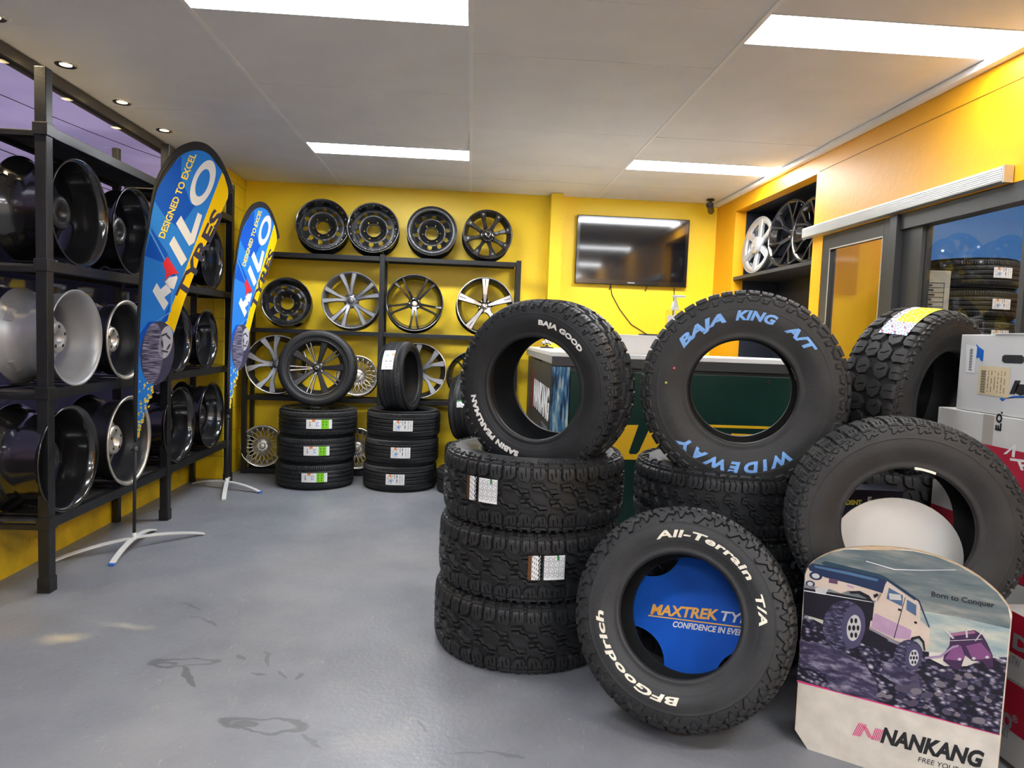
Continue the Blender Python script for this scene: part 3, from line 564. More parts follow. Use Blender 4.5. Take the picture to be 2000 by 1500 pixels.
def wheel(label, group, style, R, W, mtx, name='alloy_wheel', cat='wheel', zf=None):
    t = empty(name, label, cat, mtx, group); h = W/2; zo = (h-.03) if zf is None else zf
    if style in ('steel10', 'steel10bead', 'steel8'):
        lipm = {'steel10': None, 'steel10bead': M_GUN, 'steel8': None}[style]; rim(R, W, t, M_BLK, lipm)
        zd = h-.075; Rd = R-.036; holes = []; n = 10 if style != 'steel8' else 8
        for k in range(n):
            a = 2*PI*k/n+.2
            if style == 'steel8': P = [(Rd*.60, -.004), (Rd*.82, -.030), (Rd*.84, 0), (Rd*.82, .030)]; P = [(Rd*.58, 0), (Rd*.80, -.030), (Rd*.83, -.022), (Rd*.83, .022), (Rd*.80, .030)]
            else: P = [(Rd*.66, -.016), (Rd*.70, -.021), (Rd*.80, -.019), (Rd*.845, -.008), (Rd*.845, .008), (Rd*.80, .019), (Rd*.70, .021), (Rd*.66, .016)]
            holes.append(rot(P, a))
        holes.append(circ(R*.25, 36)[::-1]); holes += [circ(.0075, 10, R*.36*math.cos(a), R*.36*math.sin(a)) for a in [2*PI*k/6+.1 for k in range(6)]]
        zfun = lambda r: zd-.045*math.exp(-((r-R*.22)/(R*.20))**2)+.030*math.exp(-((r-R*.52)/(R*.14))**2)
        link('wheel_disc', disc_holes(circ(Rd, 60), holes, zfun, .005, .016), M_BLKS, t)
        MB().lathe([(R*.25, zd-.055), (R*.25, zd-.02), (R*.265, zd-.017), (R*.28, zd-.022), (R*.29, zd-.04)], 40).build('hub_ring', M_BLK, t)
        if style == 'steel10bead': MB().lathe([(R-.004, h+.006), (R-.045, h+.004), (R-.047, h-.006), (R-.002, h-.006)], 64, closed=True).build('bead_ring', mat('dark_steel_ring', (.05, .05, .052), .35, metal=.6), t)
        if style != 'steel8':
            for k in range(20): a = 2*PI*k/20; MB().tube([((R-.026)*math.cos(a), (R-.026)*math.sin(a), h-.02), ((R-.026)*math.cos(a), (R-.026)*math.sin(a), h+.010 if style == 'steel10bead' else h-.012)], .004, 6).build('rivet', M_GUN, t)
        return t
    if style == 'bolt8':
        rim(R, W, t, M_BLKS)
        for k in range(8):
            a = 2*PI*k/8+.25; s = spoke('spoke', t, M_BLKS, [(R*.2, a, .020, h-.045), (R*.5, a, .014, h-.02), (R*.72, a, .020, h-.004), (R*.97, a, .034, h-.004)], .035)
            MB().tube([(R*.82*math.cos(a), R*.82*math.sin(a), h-.01), (R*.82*math.cos(a), R*.82*math.sin(a), h+.006)], .011, 8).build('bolt', M_CHR, t)
            for da in (-.1, .1): spoke('spoke_web', t, M_BLKS, [(R*.45, a+da*.6, .004, h-.02), (R*.93, a+da*1.2, .007, h-.006)], .03)
        MB().lathe([(R*.30, h-.06), (R*.30, h-.03), (R*.24, h-.015), (R*.2, h-.02), (0, h-.02)], 40).build('hub', M_BLK, t)
        cap(t, R*.17, h-.018, M_BLK, .02); nuts(t, 6, R*.25, h-.014, M_GUN, .006); c = MB().lathe([(R*.09, h+.004), (R*.11, h+.004), (R*.11, h+.006), (R*.09, h+.006)], 24, closed=True).build('cap_emblem', M_CHR, t)
        return t
    if style == 'twin5':
        rim(R, W, t, M_GUN)
        for k in range(5):
            a = PI/2+2*PI*k/5+.14
            for s in (-1, 1):
                sp = spoke('spoke', t, M_GUN, [(R*.16, a+s*.12, .016, h-.03), (R*.5, a+s*.17, .017, h-.014), (R*.96, a+s*.235, .026, h-.004)], .035)
                spoke('machined_face', t, M_SATIN, [(R*.22, a+s*.12, .010, h-.024), (R*.5, a+s*.175, .011, h-.011), (R*.95, a+s*.24, .016, h-.002)], .003, .05)
        MB().lathe([(R*.26, h-.06), (R*.26, h-.04), (R*.2, h-.03), (0, h-.03)], 40).build('hub', M_GUN, t); cap(t, R*.105, h-.026, M_GUN, .012); nuts(t, 5, R*.19, h-.030, M_BLKS, .010, .9)
        return t
    if style == 'split5':
        rim(R, W, t, M_BLK)
        for k in range(5):
            a = -PI/2+2*PI*k/5
            for s in (-1, 1): spoke('spoke', t, M_BLK, [(R*.12, a+s*.22, .013, h-.05), (R*.45, a+s*.16, .010, h-.03), (R*.75, a+s*.15, .009, h-.014), (R*.96, a+s*.17, .012, h-.006)], .03)
        MB().lathe([(R*.22, h-.08), (R*.22, h-.052), (R*.15, h-.046), (R*.13, h-.055), (R*.10, h-.055), (R*.10, h-.09)], 40).build('hub', M_BLK, t); cap(t, R*.09, h-.058, M_DULL, .004); nuts(t, 5, R*.175, h-.050, M_DULL, .006, .6)
        return t
    if style == 'star5':
        rim(R, W, t, M_BLK, M_MACH)
        for k in range(5):
            a = PI/2+2*PI*k/5
            spoke('spoke', t, M_BLK, [(R*.10, a, .040, h-.045), (R*.30, a, .022, h-.03), (R*.6, a, .026, h-.015), (R*.97, a, .040, h-.006)], .035)
            spoke('machined_face', t, M_MACH, [(R*.13, a, .010, h-.038), (R*.4, a, .018, h-.022), (R*.7, a, .026, h-.010), (R*.97, a, .034, h-.003)], .003, .05)
            spoke('spoke_slot', t, M_INK, [(R*.70, a, .0022, h-.0085), (R*.93, a, .0032, h-.0022)], .001, .05)
        cap(t, R*.10, h-.036, M_CHR, .014); nuts(t, 5, R*.2, h-.036, M_DULL, .007, PI/2+PI/5)
        return t
    if style == 'vee5':
        rim(R, W, t, M_BLKS, M_MACH)
        for k in range(5):
            a = PI/2+2*PI*k/5+.25
            for s in (-1, 1):
                spoke('spoke', t, M_GUN, [(R*.15, a+s*.10, .016, h-.03), (R*.55, a+s*.14, .016, h-.016), (R*.96, a+s*.26, .030, h-.005)], .03)
                spoke('machined_face', t, M_SATIN, [(R*.24, a+s*.07, .012, h-.026), (R*.55, a+s*.13, .013, h-.013), (R*.96, a+s*.26, .027, h-.002)], .003, .05)
        MB().lathe([(R*.24, h-.06), (R*.24, h-.04), (0, h-.03)], 32).build('hub', M_GUN, t); cap(t, R*.1, h-.03, M_GUN)
        return t
    if style == 'mesh':
        rim(R, W, t, M_DULL, M_CHR); n = 20; b = MB()
        lat = MB()
        for k in range(n):
            a = 2*PI*k/n
            for s in (-1, 1):
                pts = [((R*(.30+.64*q))*math.cos(a+s*.36*q), (R*(.30+.64*q))*math.sin(a+s*.36*q), h-.035+.02*q) for q in (0, .25, .5, .75, 1)]
                lat.tube(pts, [.0045, .0036, .0032, .0032, .004], 6)
        lat.build('spoke_lattice', M_DULL, t)
        MB().lathe([(R*.36, h-.06), (R*.36, h-.04), (R*.30, h-.028), (R*.2, h-.026), (0, h-.026)], 40).build('hub', M_DULL, t)
        cap(t, R*.15, h-.024, M_DULL, .008); nuts(t, 4, R*.25, h-.026, M_GUN, .009, .5)
        return t
    if style == 'ten':
        rim(R, W, t, M_BLKS)
        for k in range(5):
            a = PI/2+2*PI*k/5-.10
            spoke('spoke', t, M_BLKS, [(R*.15, a, .014, h-.04), (R*.6, a, .022, h-.022), (R*.97, a, .034, h-.010)], .03)
            for s in (-1, 1):
                spoke('thin_spoke', t, M_BLK, [(R*.15, a+PI/5+s*.12, .006, h-.045), (R*.55, a+PI/5+s*.09, .006, h-.03), (R*.96, a+PI/5+s*.085, .008, h-.014)], .025)
                spoke('machined_edge', t, M_MACH, [(R*.2, a+PI/5+s*.115, .0018, h-.043), (R*.96, a+PI/5+s*.08, .0026, h-.012)], .002, .05)
        MB().lathe([(R*.24, h-.07), (R*.24, h-.05), (R*.16, h-.04), (0, h-.04)], 40).build('hub', M_BLKS, t); cap(t, R*.105, h-.036, M_BLK, .014); nuts(t, 5, R*.19, h-.046, M_MACH, .008, .9)
        e = MB().lathe([(R*.05, h-.021), (R*.06, h-.021), (R*.06, h-.019), (R*.05, h-.019)], 24, closed=True).xf(Matrix.Scale(1.3, 4, (1, 0, 0))).build('cap_emblem', M_MACH, t)
        return t
    if style == 'truck6':   # polished six-spoke
        rim(R, W, t, M_BRT)
        for k in range(6):
            a = PI/2+2*PI*k/6; spoke('spoke', t, M_BRT, [(R*.2, a, .026, h-.012), (R*.6, a, .026, h-.006), (R*.95, a, .040, h-.004)], .03)
            a += PI/6; pass
        MB().lathe([(R*.97, h-.002), (R*.78, h-.012), (R*.78, h-.03), (R*.97, h-.03)], 64, closed=True).build('outer_ring', M_BRT, t)
        cap(t, R*.32, h-.006, M_BRT, .03); e = MB().tube(ellipse3(R*.14, R*.09, h+.022), .003, 6).build('cap_emblem', M_DULL, t)
        return t
    if style == 'blackY':
        rim(R, W, t, M_BLK)
        for k in range(6):
            a = PI/2+2*PI*k/6
            for s in (-1, 1): spoke('spoke', t, M_BLK, [(R*.14, a+s*.02, .012, h-.05), (R*.5, a+s*.06, .009, h-.02), (R*.96, a+s*.24, .011, h-.004)], .03)
        MB().lathe([(R*.24, h-.08), (R*.24, h-.055), (R*.12, h-.05), (0, h-.06)], 32).build('hub', M_BLK, t); cap(t, R*.09, h-.05, M_BLK); nuts(t, 6, R*.18, h-.052, M_CHR, .006)
        return t
    # barrel shown from behind: plain deep rim with the spokes far inside
    rm, lp, sm = {'back_black': (M_BLK, None, M_BLKS), 'back_silver': (M_SILV, None, M_SILV), 'back_lip': (M_BLKS, M_DULL, M_DULL)}[style]
    rim(R, W, t, rm)
    if lp: MB().lathe([(R+.002, -h-.001), (R+.002, -h+.009), (R-.012, -h+.013), (R-.024, -h+.014), (R-.012, -h+.001), (R-.006, -h-.002)], 72, closed=True).build('rim_lip', lp, t)
    for k in range(5):
        a = PI/2+2*PI*k/5+.2; spoke('spoke', t, sm, [(R*.16, a, .030, -.005), (R*.5, a, .026, h*.35), (R*.90, a, .034, h-.03)], .035)
    MB().lathe([(R*.32, h*.2), (R*.33, -.035), (R*.28, -.045), (R*.13, -.045), (R*.12, h*.2)], 40).build('hub', sm, t); nuts(t, 5, R*.22, -.043, M_INK, .009)
    MB().tube([((R-.028), 0, -h+.05), ((R-.021), 0, -h+.05)], .006, 8).xf(Matrix.Rotation(-1.9, 4, 'Z')).build('valve_hole', M_INK, t)
    return t
def ellipse3(a, b, z, n=24): return [(a*math.cos(2*PI*k/n), b*math.sin(2*PI*k/n), z) for k in range(n+1)]
# ------------------------------------------------------------------ room shell
XR, XL, YB, YF = 2.35, -2.35, 6.78, -3.2
def struct(name, mb, m, parent=None):
    o = mb.build(name, m, parent)
    if parent is None: o['kind'] = 'structure'
    return o
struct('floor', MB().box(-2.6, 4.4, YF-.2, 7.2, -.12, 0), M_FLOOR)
# ceiling: tile grid of 1.205 x 0.6 with recessed light openings
GX = [-2.45, -1.245, -.04, 1.165, XR]; GY0 = 2.88
LIGHTS = [(-1.245, -.04, 5.28), (1.165, 2.345, 5.28), (-1.245, -.04, 2.88), (1.165, 2.345, 2.88), (-1.245, -.04, .48), (1.165, 2.345, .48), (-1.245, -.04, -1.92), (1.165, 2.345, -1.92)]
cb = MB(); ys = [YB]
y = 5.58
rows = sorted(set([round(-3.2, 3)]+[round(5.58-.3-k*.6+.0, 3) for k in range(0, 15)]+[5.58, 6.18, 6.78]))
rows = [r for r in rows if r >= -3.2]
for i in range(4):
    x0, x1 = GX[i], GX[i+1]
    for ya, yb in zip(rows, rows[1:]):
        if i in (1, 3) and any(abs(ly-ya) < .02 or (ly >= ya-.01 and ly+.3 <= yb+.01) for _, _, ly in LIGHTS):
            for _, _, ly in LIGHTS:
                if ly >= ya-.01 and ly+.3 <= yb+.01:
                    if ly-ya > .02: cb.box(x0+.0045, x1-.0045, ya+.0015, ly-.001, CEIL, CEIL+.015)
                    if yb-ly-.3 > .02: cb.box(x0+.0045, x1-.0045, ly+.301, yb-.0015, CEIL, CEIL+.015)
                    break
            continue
        cb.box(x0+.0045, x1-.0045, ya+.0015, yb-.0015, CEIL+random.uniform(0, .002), CEIL+.015)
struct('ceiling', cb, M_CEIL)
tb = MB()
for x in GX[1:4]: tb.box(x-.011, x+.011, YF, YB, CEIL-.003, CEIL+.004)
struct('trim_1', tb, M_TBAR)
struct('ceiling_slab', MB().box(-2.6, 4.4, YF-.2, 7.2, CEIL+.12, CEIL+.2), M_CEIL)
struct('trim_2', MB().box(XR-.045, XR-.002, YF, YB, CEIL-.035, CEIL-.003), M_TBAR)
# back wall, blockwork pier in the far left corner, low masonry under the shop window
struct('wall_back', MB().box(-2.6, XR+.1, YB, YB+.15, 0, CEIL+.1), M_YW)
struct('column', MB().box(.715, .825, 6.62, YB-.001, 0, CEIL-.004), M_YW)
struct('wall_pier', MB().box(-2.6, -2.12, 6.21, YB-.001, 0, CEIL-.004), M_BLOCK)
struct('wall_left', MB().box(-2.60, -2.355, YF, 6.209, 0, .42), M_LOWW)
struct('wall_front', MB().box(-2.6, 4.4, YF-.15, YF-.001, 0, CEIL+.1), mat('white_wall_paint', (.75, .75, .74), .6))
# shop window
WT = CEIL-.035
fr = MB().box(-2.40, -2.325, YF, 6.209, WT-.03, CEIL-.004); fr.box(-2.40, -2.33, YF, 6.209, .42, .46)
struct('window_frame', fr, mat('bronze_window_frame', (.10, .095, .09), .35, metal=.5))
mulls = MB()
for y in (-1.2, 1.2, 3.1, ): mulls.box(-2.385, -2.335, y-.02, y+.02, .46, WT-.03)
mulls.build('mullion', MATS['bronze_window_frame'], bpy.data.objects['window_frame'])
struct('window_1', MB().box(-2.353, -2.347, YF, 6.209, .46, WT-.03), M_GLASS)
# right wall with niche, office door and office window
def W2(x0, x1, y0, y1, z0, z1): return MB().box(x0, x1, y0, y1, z0, z1)
NY0, NY1, NZ1 = 4.80, 6.29, 2.54
wr = MB(); wr.box(XR, XR+.10, NY1, YB, 0, CEIL+.1); wr.box(XR, XR+.10, 4.66, NY0, 0, CEIL+.1); wr.box(XR, XR+.10, NY0, NY1, NZ1, CEIL+.1); wr.box(XR, XR+.10, NY0, NY1, 0, 1.0)
wr.box(XR, XR+.10, YF, 4.66, 2.10, CEIL+.1); wr.box(XR, XR+.10, YF, 1.2, 0, 2.10)
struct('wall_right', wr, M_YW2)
struct('trim_3', MB().box(XR-.003, XR-.0005, YF, 4.77, 2.546, 2.549), mat('dark_joint_line', (.30, .18, .01), .6))  # thin dark brown strip along the right wall, level with the niche top
nb = MB(); nb.box(XR+.42, XR+.45, NY0-.03, NY1+.03, .95, NZ1+.03); nb.box(XR+.101, XR+.42, NY0-.03, NY0, .95, NZ1); nb.box(XR+.101, XR+.42, NY1, NY1+.03, .95, NZ1)
nb.box(XR+.101, XR+.45, NY0-.03, NY1+.03, NZ1, NZ1+.03); nb.box(XR+.101, XR+.45, NY0-.03, NY1+.03, .92, .95)
struct('wall_niche', nb, M_DARKW)
tag(MB().box(XR+.01, XR+.419, NY0+.002, NY1-.002, 1.925, 1.953).build('wall_shelf', M_CHAR), 'dark shelf board across the black recess in the right wall', 'shelf')
# office behind the glass
ow = MB(); ow.box(XR+.101, 4.3, 4.70, 4.765, 0, CEIL); ow.box(4.3, 4.4, YF, 4.76, 0, CEIL+.1)
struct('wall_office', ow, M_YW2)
# charcoal door-sized panel with a glazed light, and the office window frame
dp = empty('door_1', None, None); dp['kind'] = 'structure'; dp.location = (XR, 0, 0)
b = MB(); 
for q in ((4.563, 4.658, 0, 2.098), (3.87, 3.957, 0, 2.098), (3.958, 4.562, 1.999, 2.098), (3.958, 4.562, 0, .95)): b.box(.004, .05, q[0], q[1], q[2], q[3], .001)
b.build('door_leaf', M_CHAR, dp)
b = MB(); b.box(.0, .004, 3.958, 4.562, 1.994, 2.002); b.box(.0, .004, 4.556, 4.562, .95, 1.999); b.box(0, .004, 3.958, 3.964, .95, 1.999); b.build('glazing_bead', M_ALU, dp)
g = MB().box(.022, .028, 3.958, 4.562, .95, 1.999).build('pane', M_GLASS2, dp)
wf = MB(); wf.box(XR-.02, XR+.07, 3.80, 3.865, 0, 2.098, .002); wf.box(XR+.02, XR+.08, 3.63, 3.80, 0, 2.098, .002); wf.box(XR+.0, XR+.08, 1.2, 3.80, 2.012, 2.098, .002); wf.box(XR+.0, XR+.08, 1.2, 3.63, 0, 1.43, .002); wf.box(XR+.005, XR+.07, 2.89, 2.92, 1.43, 2.012)
struct('window_3', wf, M_CHAR)
struct('window_2', MB().box(XR+.04, XR+.046, 1.2, 3.63, 1.43, 2.012), M_GLASS2)
tr = tag(MB().box(XR-.052, XR-.001, 3.0, 4.86, 2.105, 2.172, .002).build('sliding_track', M_ALU), 'ribbed aluminium sliding track along the right wall above the charcoal door', 'track')
b = MB()
for k in range(6): b.box(XR-.0545, XR-.0525, 3.002, 4.858, 2.111+k*.0095, 2.116+k*.0095)
b.build('rib', M_WPAINT, tr); MB().box(XR-.048, XR-.004, 2.992, 2.9995, 2.10, 2.176).build('end_plate', M_ALU, tr)
# office contents
bb_ = empty('display_board', 'blue display board on the office wall behind the window glass', 'board', Matrix.Translation((3.03, 4.69, 1.50)))
MB().box(0, 1.24, -.02, 0, 0, 1.17).build('board_panel', mat('office_board_blue', srgb(52, 124, 206), .6), bb_)
e = MB().lathe([(.095, 0), (.10, 0), (.10, .002), (.095, .002)], 40, closed=True); e.xf(Matrix.Translation((.72, -.022, .40)) @ Matrix.Rotation(PI/2, 4, 'X')); 
for k in range(5):
    a = 2*PI*k/5; e.tube([(.72+.02*math.cos(a), -.022, .40+.02*math.sin(a)), (.72+.17*math.cos(a), -.022, .40+.17*math.sin(a))], .002, 6)
e.build('pale_wheel_outline', mat('pale_blue_outline', srgb(130, 176, 214), .5), bb_)  # pale blue wheel outline set on the board face
OT = 'road tyres stacked behind the office window'
ot_z = [1.838, 1.650, 1.462]
olab = ['top', 'second', 'third']
tmesh = T_RD1
for k, z in enumerate(ot_z):
    o = tyre(tmesh, 'black road tyre with white label behind the office glass, %s of its stack' % ['topmost', 'second down', 'third down'][k], Matrix.Translation((3.17, 4.35, z)) @ Matrix.Scale(.82, 4), OT)
    place_label(o, tmesh, (EYEP.x, EYEP.y, z), -.038, .038, 26, ink_white, 40+k*1.5)
tag(MB().box(2.88, 3.46, 4.06, 4.64, .0, 1.368, .01).build('stock_crate', M_CHAR), 'charcoal crate carrying the tyre stack behind the office glass', 'crate')
bx = empty('carton', 'beige carton with a printed list label standing behind the office window', 'box', Matrix.Translation((2.535, 3.73, 1.44)) @ Matrix.Rotation(-.12, 4, 'Z'))
MB().box(-.075, .075, 0, .12, 0, .352, .002).build('carton_body', mat('beige_card', (.48, .44, .36), .7), bx)
pl = MB()
for k in range(7): pl.box(-.06, .045, -.0015, 0, .285-k*.026, .2865-k*.026)
pl.box(-.06, -.0585, -.0015, 0, .13, .286); pl.box(.0435, .045, -.0015, 0, .13, .286)
for k in range(14): pl.box(-.05+k*.006, -.05+k*.006+(.002 if k % 3 else .004), -.0015, 0, .06, .10)
for k in range(6): pl.box(-.054, -.02+.008*(k % 3), -.0015, 0, .268-k*.026, .275-k*.026)
pl.build('printed_list', M_INK, bx)
tag(MB().box(2.46, 2.79, 3.45, 3.99, 1.38, 1.435, .003).build('office_ledge', M_CHAR), 'dark ledge inside the office window under the beige carton', 'ledge')
MB().box(2.5, 2.56, 3.5, 3.95, 0, 1.38).build('ledge_leg', M_CHAR, bpy.data.objects['office_ledge'])

# ------------------------------------------------------------------ ceiling lights
M_LED = {k_: mat('light_diffuser_'+k_, (.9, .9, .9), .5, emit=(.93, .96, 1.0), estr=v_) for k_, v_ in PANEL_STRENGTH.items()}
for k, (x0, x1, y0) in enumerate(LIGHTS):
    side = 'left' if x0 < 0 else 'right'; vis = ['far', 'near', 'overhead', 'rearmost'][k//2]
    t = empty('ceiling_light', '%s white rectangular light panel in the %s ceiling bay' % ({'far': 'far', 'near': 'near', 'overhead': 'overhead', 'rearmost': 'rearmost'}[vis], side), 'light', Matrix.Translation(((x0+x1)/2, y0+.15, CEIL)), 'recessed ceiling light panels')
    hw = (x1-x0)/2-.006
    MB().box(-hw+.008, hw-.008, -.143, .143, .001, .006).build('diffuser', M_LED[vis], t)
    b = MB()
    for q in ((-hw, hw, -.150, -.1435), (-hw, hw, .1435, .150), (-hw, -hw+.0075, -.1435, .1435), (hw-.0075, hw, -.1435, .1435)): b.box(*q, -.002, .012)
    b.build('frame', M_WPAINT, t)
M_DL = mat('downlight_lamp', (1, .9, .7), .4, emit=(1.0, .74, .36), estr=DOWNLIGHT_STRENGTH)
for k, y in enumerate((3.40, 3.97, 4.575, 5.175)):
    t = empty('downlight', 'small round warm downlight beside the shop window, %s from the camera' % ['nearest', 'second', 'third', 'farthest'][k], 'light', Matrix.Translation((-2.187, y, CEIL)), 'downlights along the shop window')
    MB().lathe([(.030, -.001), (.050, -.006), (.054, -.001), (.054, 0)], 28).build('trim_ring', M_CHR, t)
    MB().lathe([(0, -.004), (.014, -.0045), (.029, -.002), (.029, 0)], 24).build('lamp', M_DL, t)
    ld = bpy.data.lights.new('downlight_beam', 'SPOT'); ld.energy = 9; ld.color = (1, .78, .45); ld.spot_size = 2.2; ld.spot_blend = .8; ld.shadow_soft_size = .03
    lo = bpy.data.objects.new('downlight_beam', ld); COL.objects.link(lo); lo.parent = t; lo.location = (0, 0, -.02)
# unseen lamp added to light the office behind the glass
t = empty('added_office_light', 'added unseen light panel on the ceiling of the office behind the glass', 'light', Matrix.Translation((3.4, 3.2, CEIL)))
MB().box(-.45, .45, -.15, .15, -.004, 0).build('diffuser', mat('added_office_diffuser', (.9,)*3, .5, emit=(1, .98, .95), estr=5.0), t)

# ------------------------------------------------------------------ outside the shop window
gr = MB().box(-60, -2.62, -30, 60, -.32, -.30).build('street', mat('dark_asphalt', (.02, .02, .022), .8)); gr['kind'] = 'structure'
def hill(y0, y1, x, hs, nm, lab):
    pts = []
    for k in range(41): pts.append((y0+(y1-y0)*k/40, hs+1.1*math.sin(k*.5)+.8*math.sin(k*1.7+1)+random.uniform(-.25, .25)))
    b = MB(); P = [(y0, -.3)]+pts+[(y1, -.3)]; b.prism(P, -2, 2); b.xf(Matrix.Translation((x, 0, 0)) @ Matrix(((0, 0, 1, 0), (1, 0, 0, 0), (0, 1, 0, 0), (0, 0, 0, 1)))); tag(b.build(nm, mat('dusk_foliage', (.012, .014, .016), .9)), lab, 'hills')
hill(-10, 110, -46, 9.5, 'tree_line', 'dark tree covered rise across the street at dusk')
for k, (p, q) in enumerate([((-14, -2, 7.6), (-12, 40, 6.6)), ((-14, -2, 6.9), (-12, 40, 6.1)), ((-14, -2, 6.3), (-12, 40, 5.6)), ((-16, -2, 9.0), (-13, 40, 9.2)), ((-9, 2, 5.2), (-22, 26, 11.0)), ((-8, 1, 4.6), (-24, 22, 9.0))]):
    p, q = Vector(p), Vector(q); pts = [p.lerp(q, s/16)-Vector((0, 0, 1.2*(1-(2*s/16-1)**2))) for s in range(17)]
    tag(MB().tube(pts, .014, 6).build('power_line', M_INK), 'thin dark overhead cable outside the shop window, %s' % ['uppermost of the long run', 'second of the long run', 'lowest of the long run', 'highest against the sky', 'crossing upwards to the left', 'lower crossing one'][k], 'cable', 'overhead cables outside')
for k, (y, z) in enumerate(((-2, 9.4), (40, 9.6))): tag(MB().tube([(-14+k*1.5, y, -.3), (-14+k*1.5, y, z)], .12, 10).build('utility_pole', M_INK), ['near', 'distant'][k]+' dark utility pole carrying the street cables', 'pole')

# ------------------------------------------------------------------ left wheel rack
FX, BX = -2.045, -2.325   # centre lines of the front and rear uprights
t = empty('wheel_rack', 'long black steel rack of wheel barrels along the shop window', 'rack', Matrix.Translation((-2.18, 4.8, 0)))
def lb(q, bev=.002): return MB().box(q[0]+2.18, q[1]+2.18, q[2]-4.8, q[3]-4.8, q[4], q[5], bev)
for y, hz in ((3.525, 2.52), (4.875, 2.52), (6.12, 2.52)):
    lb((FX-.027, FX+.027, y-.027, y+.027, 0, hz), .003).build('upright', M_RACK, t)
    MB().box(FX-.031+2.18, FX+.031+2.18, y-.031-4.8, y+.031-4.8, 0, .075, .002).build('foot', M_RACK, bpy.data.objects[[c.name for c in t.children][-1]])
for y in (3.55, 4.79, 6.08): lb((BX-.02, BX+.02, y-.02, y+.02, 0, 2.46), .003).build('upright', M_RACK, t)
for z in (.345, .985, 1.60, 2.235):
    for y0, y1 in ((3.552, 4.848), (4.902, 6.093)):
        lb((FX-.02, FX+.026, y0, y1, z-.028, z+.022)).build('front_rail', M_RACK, t)
        lb((BX-.015, BX+.015, y0+.02, y1-.02, z-.028, z+.018)).build('rear_rail', M_RACK, t)
        lb((BX+.016, FX-.021, y0+.001, y1-.001, z-.006, z+.006), .001).build('shelf_board', M_BOARD, t)
    for y in (3.525, 4.875, 6.12): lb((BX+.021, FX-.028, y-.018, y+.018, z-.034, z-.008)).build('end_rail', M_RACK, t)
    for y in (3.525, 4.875): lb((FX-.034, FX+.034, y-.034, y+.034, z-.03, z+.03), .003).build('corner_clip', M_RACK, t)
WG = 'wheel barrels on the black window rack'
WL = [(.345, 3.69, .272, .285, 'back_black', 'large glossy black wheel barrel on the bottom rack shelf beside the front upright'),
      (.345, 4.33, .268, .26, 'back_lip', 'black wheel barrel with pale metal lip on the bottom rack shelf behind the banner pole'),
      (.345, 5.06, .268, .26, 'back_black', 'black wheel barrel on the bottom rack shelf just past the middle upright'),
      (.345, 5.68, .262, .25, 'back_black', 'farthest black wheel barrel on the bottom rack shelf'),
      (.985, 3.76, .248, .275, 'back_silver', 'bright silver wheel barrel on the second rack shelf'),
      (.985, 4.29, .232, .25, 'back_lip', 'black wheel barrel with a cream lip next to the silver one'),
      (.985, 5.02, .240, .26, 'back_black', 'black wheel barrel on the second rack shelf partly behind the near banner'),
      (.985, 5.56, .226, .25, 'back_black', 'farthest black wheel barrel on the second rack shelf'),
      (1.60, 3.80, .272, .28, 'back_black', 'large black wheel barrel on the top loaded rack shelf, nearest the camera'),
      (1.60, 4.39, .262, .27, 'back_black', 'black wheel barrel on the top loaded rack shelf, second from the camera'),
      (1.60, 5.04, .250, .26, 'back_black', 'black wheel barrel hidden mostly behind the near banner on the top loaded rack shelf'),
      (1.60, 5.66, .240, .25, 'back_black', 'farthest black wheel barrel on the top loaded rack shelf')]
for (z, y, R, Wd, st, lab) in WL:
    for dy in (-.10, .10): lb((-2.30, -2.03, y+dy-.014, y+dy+.014, z+.023, z+.031), .001).build('wheel_runner', M_RACK, t)
    wheel(lab, WG, st, R, Wd, frame_az((-2.02-Wd/2, y, z+.031+R-.012), -90, 0), name='wheel')

# ------------------------------------------------------------------ back wall rack and its wheels
t = empty('display_rack', 'low black steel display rack against the yellow back wall', 'rack', Matrix.Translation((-.8, 6.55, 0)))
def rb_(q, nm, m=M_RACK): return MB().box(q[0]+.8, q[1]+.8, q[2]-6.55, q[3]-6.55, q[4], q[5], .002).build(nm, m, t)
for x in (-2.03, -.815, .425):
    rb_((x-.022, x+.022, 6.48, 6.525, 0, 2.035), 'upright'); rb_((x-.018, x+.018, 6.715, 6.75, 0, 2.0), 'upright')
for z in (.03, .70, 1.315, 2.00):
    for x0, x1 in ((-2.006, -.839), (-.791, .401)):
        rb_((x0, x1, 6.483, 6.522, z-.022, z+.018), 'front_rail'); rb_((x0+.004, x1-.004, 6.72, 6.745, z-.02, z+.015), 'rear_rail')
        if z in (2.00, .03): rb_((x0+.002, x1-.002, 6.524, 6.718, z+.0, z+.010), 'shelf_board', M_BOARD)
        else: rb_((x0+.002, x1-.002, 6.60, 6.63, z-.01, z+.016), 'mid_rail')
def lean(x, z, R, W, tilt, y): return frame_az((x, y, z), 0, tilt)
BG = 'wheels shown on the back wall rack'
def onshelf(zs, R, W, el, yf=6.55):
    e = math.radians(el); return zs+R*math.cos(e)+W/2*math.sin(e)
